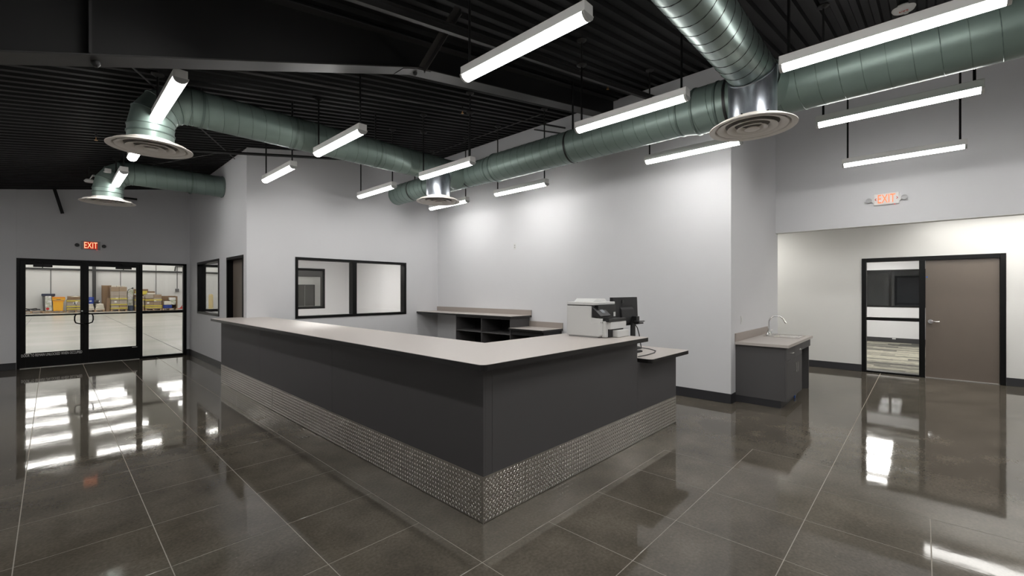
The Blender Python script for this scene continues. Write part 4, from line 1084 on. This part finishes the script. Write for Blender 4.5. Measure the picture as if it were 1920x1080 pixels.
for j, yy in enumerate(rows):
    for i, xx in enumerate(cols):
        if hb0 is None:
            t = thing('high_bay_light', (xx, yy, 6.0), 'x', 'light'); hb0 = t
            part('housing', B(xx-1.2, yy-0.15, 6.02, xx+1.2, yy+0.15, 6.08), M['white_metal'], t)
            part('lens', B(xx-1.18, yy-0.12, 6.0, xx+1.18, yy+0.12, 6.019), M['ware_led'], t)
            part('chain', MB().tube([(xx-1, yy, 6.08), (xx-1, yy, WZ-0.002)], 0.01, 5), M['ware_dark'], t); part('chain', MB().tube([(xx+1, yy, 6.08), (xx+1, yy, WZ-0.002)], 0.01, 5), M['ware_dark'], t)
        else:
            t = copy_tree(hb0); t.location = (xx, yy, 6.0)
        t['label'] = '%s high bay light from left in the %s warehouse row' % (ORD[i], ROW[j])
        t['group'] = 'warehouse high bay lights'

# ---- goods along the far wall
YG = 44.6
def pallet(xc, wd, parent, y0=YG, dp=1.1):
    mb = MB(); n = 5
    for k in range(3): addb(mb, xc-wd/2, y0+k*(dp-0.1)/2, 0.0, xc+wd/2, y0+k*(dp-0.1)/2+0.1, 0.015)
    for xx in (xc-wd/2, xc-0.05, xc+wd/2-0.1): addb(mb, xx, y0, 0.015, xx+0.1, y0+dp, 0.115)
    for k in range(6): addb(mb, xc-wd/2, y0+k*(dp-0.12)/5, 0.115, xc+wd/2, y0+k*(dp-0.12)/5+0.12, 0.135)
    return part('pallet', mb, M['wood'], parent)
def carton_stack(name, x0, x1, ztop, nx, nz, label, straps=(), top_mess=False, m=M['wrap'], seed=1, y0=YG, dp=1.0):
    rnd = random.Random(seed); xc = (x0+x1)/2
    t = thing(name, (xc, y0+dp/2, 0), label, 'pallet load')
    pallet(xc, x1-x0, t, y0, dp+0.1)
    wd = (x1-x0)/nx; hh = (ztop-0.135)/nz
    for k in range(nz):
        for i in range(nx):
            for jj in range(2):
                j = rnd.uniform(-0.02, 0.02)
                part('carton', B(x0+i*wd+0.006+j*0.3, y0+0.02+jj*dp/2+j, 0.136+k*hh+0.003, x0+(i+1)*wd-0.006+j*0.3, y0+jj*dp/2+dp/2-0.01+j, 0.136+(k+1)*hh-0.003), m if rnd.random() < 0.75 else M['card'], t, 0.01)
    for z in straps:
        part('tape_band', B(x0-0.012, y0-0.022, z, x1+0.012, y0+dp+0.03, z+0.07), M['strap'], t)
    for q in range(rnd.randint(1, 3)):
        xx = rnd.uniform(x0+0.1, x1-0.25); zz = rnd.uniform(0.5, ztop-0.2)
        part('shipping_label', B(xx, y0-0.012, zz, xx+0.13, y0+0.0, zz+0.12), M['white_plastic'], t)
    return t
# low pallet of hoses
t = thing('pallet_of_hoses', (-0.85, YG+0.5, 0), 'low pallet with coiled dark hoses at the far left of the goods', 'pallet load'); pallet(-0.95, 1.25, t)
for k, (xx, rr) in enumerate(((-1.25, 0.22), (-0.75, 0.20), (-0.95, 0.25))):
    part('hose_coil', MB().tube([(xx+rr*math.cos(a*PI/8), YG+0.4+0.2*k+rr*math.sin(a*PI/8), 0.19+0.05*k+0.02*math.sin(a)) for a in range(17)], 0.035, 6), M['rubber'], t)
# drum with navy lid
t = thing('storage_bin', (-0.1, YG+0.8, 0), 'grey storage bin with a dark blue lid behind the printed sack', 'bin'); pallet(-0.17, 0.72, t, YG+0.86, 0.5)
part('body', MB().prism([(-0.40, 0.136), (0.02, 0.136), (0.16, 1.18), (-0.44, 1.18)], 'y', YG+0.90, YG+1.34), M['ware_grey'], t, 0.02)
part('lid', B(-0.48, YG+0.84, 1.18, 0.20, YG+1.38, 1.36), M['navy'], t, 0.03)
t = thing('printed_sack', (-0.13, YG+0.2, 0.136), 'white printed sack with a red spot in front of the storage bin', 'sack')
for zz, ww in ((0.136, 0.16), (0.35, 0.175), (0.7, 0.17), (1.0, 0.16), (1.19, 0.155)): pass
pallet(-0.12, 0.34, t, YG, 0.5)
part('bag', MB().prism([(-0.27, 0.136), (0.03, 0.136), (0.04, 0.35), (0.03, 0.8), (0.01, 1.19), (-0.29, 1.19), (-0.30, 0.7), (-0.29, 0.35)], 'y', YG+0.02, YG+0.36), M['sack'], t, 0.04)
part('red_spot', MB().tube([(-0.17, YG+0.005, 0.30), (-0.17, YG+0.02, 0.30)], 0.085, 20), M['red'], t)
# yellow bin
t = thing('yellow_hopper', (0.36, YG+0.4, 0), 'bright yellow plastic hopper bin on a pallet', 'bin'); pallet(0.385, 0.62, t)
part('lower_body', MB().prism([(0.10, 0.136), (0.58, 0.136), (0.60, 0.78), (0.68, 0.88), (0.05, 0.88), (0.08, 0.78)], 'y', YG+0.05, YG+0.75), M['yellow'], t, 0.02)
part('upper_body', B(0.04, YG+0.02, 0.90, 0.70, YG+0.78, 1.05), M['yellow'], t, 0.02)
part('lid', B(0.04, YG+0.0, 1.055, 0.69, YG+0.8, 1.125), M['orange'], t, 0.02)
part('handle_slot', B(0.26, YG-0.006, 0.93, 0.46, YG+0.03, 0.97), M['card_brown'], t); part('band', B(0.07, YG+0.03, 0.80, 0.66, YG+0.77, 0.83), M['orange'], t)
carton_stack('wrapped_cartons', 0.76, 1.72, 0.93, 2, 4, 'wrapped cartons with yellow tape behind the middle door stile', (0.22, 0.40, 0.80), seed=2)
t = thing('open_carton', (1.2, YG+0.4, 0.935), 'open brown carton on top of the left wrapped cartons', 'carton')
part('base', B(0.80, YG+0.05, 0.938, 1.60, YG+0.8, 1.0), M['card_brown'], t); part('wall_front', B(0.80, YG+0.03, 0.938, 1.60, YG+0.05, 1.12), M['card_brown'], t); part('wall_back', B(0.80, YG+0.8, 0.938, 1.60, YG+0.82, 1.18), M['card'], t)
part('contents', MB().tube([(0.95, YG+0.3, 1.05), (1.2, YG+0.35, 1.12), (1.45, YG+0.3, 1.06)], 0.07, 10), M['white_bag'], t)
# bags on pallet with blue drum
t = thing('bagged_goods', (2.2, YG+0.5, 0), 'pallet of flat white bags below the blue drum', 'pallet load'); pallet(2.25, 1.02, t)
for k in range(4):
    for i in range(2):
        part('bag', B(1.68+i*0.56+0.02*k, YG+0.03, 0.137+k*0.115, 2.20+i*0.56-0.02*k, YG+0.9, 0.245+k*0.115), M['white_bag'], t, 0.04)
t = thing('blue_drum', (2.0, YG+0.45, 0.60), 'blue plastic drum standing on the white bags', 'drum')
part('body', MB().lathe([(0.0, 0.0), (0.20, 0.0), (0.21, 0.03), (0.205, 0.14), (0.215, 0.16), (0.205, 0.18), (0.205, 0.33), (0.215, 0.35), (0.205, 0.37), (0.19, 0.50), (0.0, 0.50)], (2.0, YG+0.45, 0.60), 24), M['blue'], t)
part('label', B(1.93, YG+0.236, 0.77, 2.07, YG+0.246, 0.83), M['white_plastic'], t)
t = thing('black_motor', (2.3, YG+0.4, 0.60), 'small black machine part with white label beside the blue drum', 'machine part')
part('housing', MB().tube([(2.2, YG+0.4, 0.74), (2.46, YG+0.4, 0.74)], 0.12, 16), M['rubber'], t); part('foot', B(2.2, YG+0.3, 0.60, 2.46, YG+0.5, 0.64), M['rubber'], t); part('end_plate', MB().tube([(2.46, YG+0.4, 0.74), (2.49, YG+0.4, 0.74)], 0.09, 12), M['steel'], t)
# tall roll
t = thing('cardboard_roll', (2.93, YG+1.25, 0), 'tall brown cardboard drum standing behind the small carton', 'drum')
part('body', MB().lathe([(0.0, 0.0), (0.28, 0.0), (0.28, 1.97), (0.0, 1.97)], (2.93, YG+1.25, 0.0), 28), M['card_brown'], t); part('rim', MB().lathe([(0.282, 1.93), (0.292, 1.935), (0.292, 1.985), (0.28, 1.985)], (2.93, YG+1.25, 0), 28), M['card'], t)
tag(part('tall_carton', MB().prism([(2.83, 0.0), (3.02, 0.0), (3.06, 0.95), (2.88, 1.03)], 'y', YG+0.0, YG+0.3), M['card_brown'], None, 0.01, loc=(2.95, YG+0.15, 0)), 'narrow brown carton leaning in front of the cardboard drum', 'carton')
carton_stack('wrapped_cartons', 3.10, 4.02, 1.86, 2, 5, 'tallest pallet of wrapped cartons with yellow tape', (0.20, 0.48, 0.92), seed=5)
t = thing('loose_packages', (3.5, YG+0.5, 1.865), 'loose white parcels lying on the tallest carton pallet', 'parcels') if False else None
for k, (xx, yy, ww, hh) in enumerate(((3.15, 0.2, 0.25, 0.08), (3.45, 0.4, 0.22, 0.10), (3.75, 0.3, 0.2, 0.07))):
    o = part('parcel', B(xx, YG+yy, 1.868, xx+ww, YG+yy+0.3, 1.868+hh), M['white_bag'], None, 0.015, loc=(xx, YG+yy, 1.868)); tag(o, '%s pale parcel lying on top of the tallest carton pallet' % ('left', 'middle', 'right')[k], 'parcel', 'parcels on the tallest pallet')
t = thing('shrink_wrapped_parts', (4.25, YG+0.6, 0), 'bundle of grey wrapped parts between two carton pallets', 'bundle')
part('wrap', MB().prism([(4.05, 0.1), (4.42, 0.1), (4.40, 1.0), (4.46, 1.6), (4.30, 1.75), (4.10, 1.55)], 'y', YG+0.5, YG+1.0), M['sack'], t, 0.04)
part('bucket', MB().lathe([(0.0, 0.0), (0.14, 0.0), (0.17, 0.42), (0.0, 0.42)], (4.25, YG+0.15, 0.0), 18), M['navy'], t)
part('rods', MB().tube([(4.15, YG+0.7, 1.6), (4.45, YG+0.7, 1.8)], 0.05, 8), M['rubber'], t)
carton_stack('wrapped_cartons', 4.50, 5.05, 1.05, 1, 4, 'wrapped cartons half hidden behind the right door stile', (0.35, 0.82), seed=8, y0=YG+0.1)
tag(part('white_sheet', MB().prism([(4.49, 1.33), (4.56, 1.34), (5.0, 1.10), (5.0, 1.055), (4.55, 1.27), (4.49, 1.26)], 'y', YG+0.1, YG+0.8), M['white_plastic'], None, 0.01, loc=(4.6, YG+0.4, 1.06)), 'white sheet draped over the half hidden cartons', 'sheet')
t = thing('brown_crate', (5.0, YG+1.1, 0), 'brown crate with yellow lining standing behind the right carton pallet', 'crate')
part('body', B(4.52, YG+1.25, 0, 5.42, YG+1.5, 1.70), M['card_brown'], t, 0.01); part('lining', B(4.62, YG+1.23, 1.28, 5.36, YG+1.25, 1.55), M['strap'], t); part('side_block', B(5.42, YG+1.25, 0, 5.85, YG+1.5, 1.52), M['card_brown'], t, 0.01)
carton_stack('wrapped_cartons', 5.10, 6.12, 1.26, 2, 4, 'wrapped cartons with yellow tape seen through the fixed side glass', (0.20, 0.34, 0.80), seed=11)
tag(part('parcel', B(5.25, YG+0.1, 1.27, 5.75, YG+0.7, 1.40), M['white_bag'], None, 0.02, loc=(5.25, YG+0.1, 1.27)), 'pale flat parcel on the right carton pallet', 'parcel')
t = thing('open_bin', (6.6, YG+0.5, 0), 'open brown box full of mixed goods right of the carton pallets', 'box'); pallet(6.66, 0.98, t)
part('back_wall', B(6.16, YG+0.9, 0.136, 7.14, YG+0.93, 1.14), M['card_brown'], t); part('right_wall', B(7.08, YG+0.0, 0.136, 7.14, YG+0.9, 1.12), M['card_brown'], t); part('left_wall', B(6.16, YG+0.0, 0.136, 6.20, YG+0.9, 0.8), M['card_brown'], t)
part('goods', B(6.22, YG+0.1, 0.137, 6.80, YG+0.8, 0.42), M['blue'], t, 0.04); part('goods', B(6.25, YG+0.05, 0.425, 6.75, YG+0.75, 0.72), M['white_bag'], t, 0.05); part('goods', B(6.72, YG+0.12, 0.43, 7.05, YG+0.7, 0.80), M['sack'], t, 0.04); part('carton', B(6.65, YG+0.3, 0.81, 7.07, YG+0.8, 1.02), M['white_plastic'], t, 0.01)
# pallet jack
t = thing('pallet_jack', (7.5, YG+0.5, 0), 'red hand pallet jack by the right edge of the side glass', 'pallet jack')
for dy in (0.2, 0.65): part('fork', B(7.19, YG+dy-0.2, 0.06, 7.5, YG+dy-0.05, 0.11), M['red'], t, 0.01)
part('pump_body', MB().prism([(7.35, 0.10), (7.72, 0.10), (7.72, 0.45), (7.60, 0.45)], 'y', YG+0.05, YG+0.55), M['red'], t, 0.01)
part('handle', MB().tube([(7.68, YG+0.3, 0.4), (7.78, YG+0.3, 1.12)], 0.025, 8), M['rubber'], t); part('grip', MB().tube([(7.78, YG+0.3+0.14*math.cos(a*PI/8), 1.22+0.11*math.sin(a*PI/8)) for a in range(17)], 0.02, 6), M['rubber'], t)
for dy in (0.15, 0.45): part('wheel', MB().tube([(7.70, YG+dy-0.03, 0.09), (7.70, YG+dy+0.03, 0.09)], 0.09, 16), M['rubber'], t)
# conduits
t = thing('conduit_drop', (7.35, YW-0.05, 1.6), 'thin conduit with a square outlet box on the warehouse wall', 'conduit')
part('conduit', MB().tube([(7.35, YW-0.12, 1.75), (7.35, YW-0.12, 4.6)], 0.025, 8), M['ware_dark'], t); part('box', B(7.23, YW-0.20, 1.48, 7.47, YW-0.02, 1.74), M['ware_grey'], t, 0.01)
t = thing('conduit_drop', (5.95, YW-0.05, 1.6), 'thin conduit above the right carton pallet on the warehouse wall', 'conduit')
part('conduit', MB().tube([(5.95, YW-0.12, 0.5), (5.95, YW-0.12, 4.6)], 0.02, 8), M['ware_dark'], t)
t = thing('pipe_offset', (7.2, YW-0.3, 3.3), 'bent black pipe above the girt at the right of the side glass', 'pipe')
part('pipe', MB().tube([(7.2, YW-0.047, 3.25), (7.25, YW-0.047, 3.62), (7.7, YW-0.047, 3.64), (7.75, YW-0.047, 3.8), (7.95, YW-0.047, 3.8), (7.95, YW-0.047, 3.22)], 0.045, 8), M['ware_dark'], t)
# bollard and double doors seen through the inner window
t = thing('bollard', (6.9, 32.6, 0), 'yellow safety bollard seen through the narrow side window', 'bollard')
part('post', MB().lathe([(0.0, 1.36), (0.06, 1.35), (0.12, 1.28), (0.125, 1.2), (0.125, 0.0)], (6.9, 32.6, 0), 24), M['bollard'], t); part('base_band', MB().lathe([(0.128, 0.0), (0.128, 0.12)], (6.9, 32.6, 0), 24), M['ware_dark'], t)
d4 = struct_root('door_4', (0, 0, 0))
for k in range(3): part('leaf', B(16.1+k*0.91, YW-0.06, 0.01, 16.1+k*0.91+0.86, YW-0.01, 2.12), M['ware_door'], d4, 0.005)
part('frame', MB().box(16.0, YW-0.03, 0, 16.09, YW-0.002, 2.2).box(18.80, YW-0.03, 0, 18.9, YW-0.002, 2.2).box(16.09, YW-0.03, 2.13, 18.8, YW-0.002, 2.2), M['ware_dark'], d4)
t = thing('door_control', (20.1, YW-0.05, 1.4), 'small control box with conduit right of the warehouse double doors', 'control box')
part('box', B(19.95, YW-0.1, 1.25, 20.15, YW-0.01, 1.5), M['ware_dark'], t); part('conduit', MB().tube([(20.05, YW-0.05, 1.5), (20.05, YW-0.05, 3.0)], 0.03, 6), M['ware_grey'], t)
# lobby conduit near the door wall corner
tag(part('conduit_bend', MB().tube([(0.94, 12.6, 3.70), (0.96, 12.6, 3.60), (1.02, 12.6, 3.57), (1.30, 12.6, 3.57)], 0.022, 8), M['hang'], None, loc=(0.94, 12.6, 3.6)), 'short bent black conduit behind the far elbow duct', 'conduit')
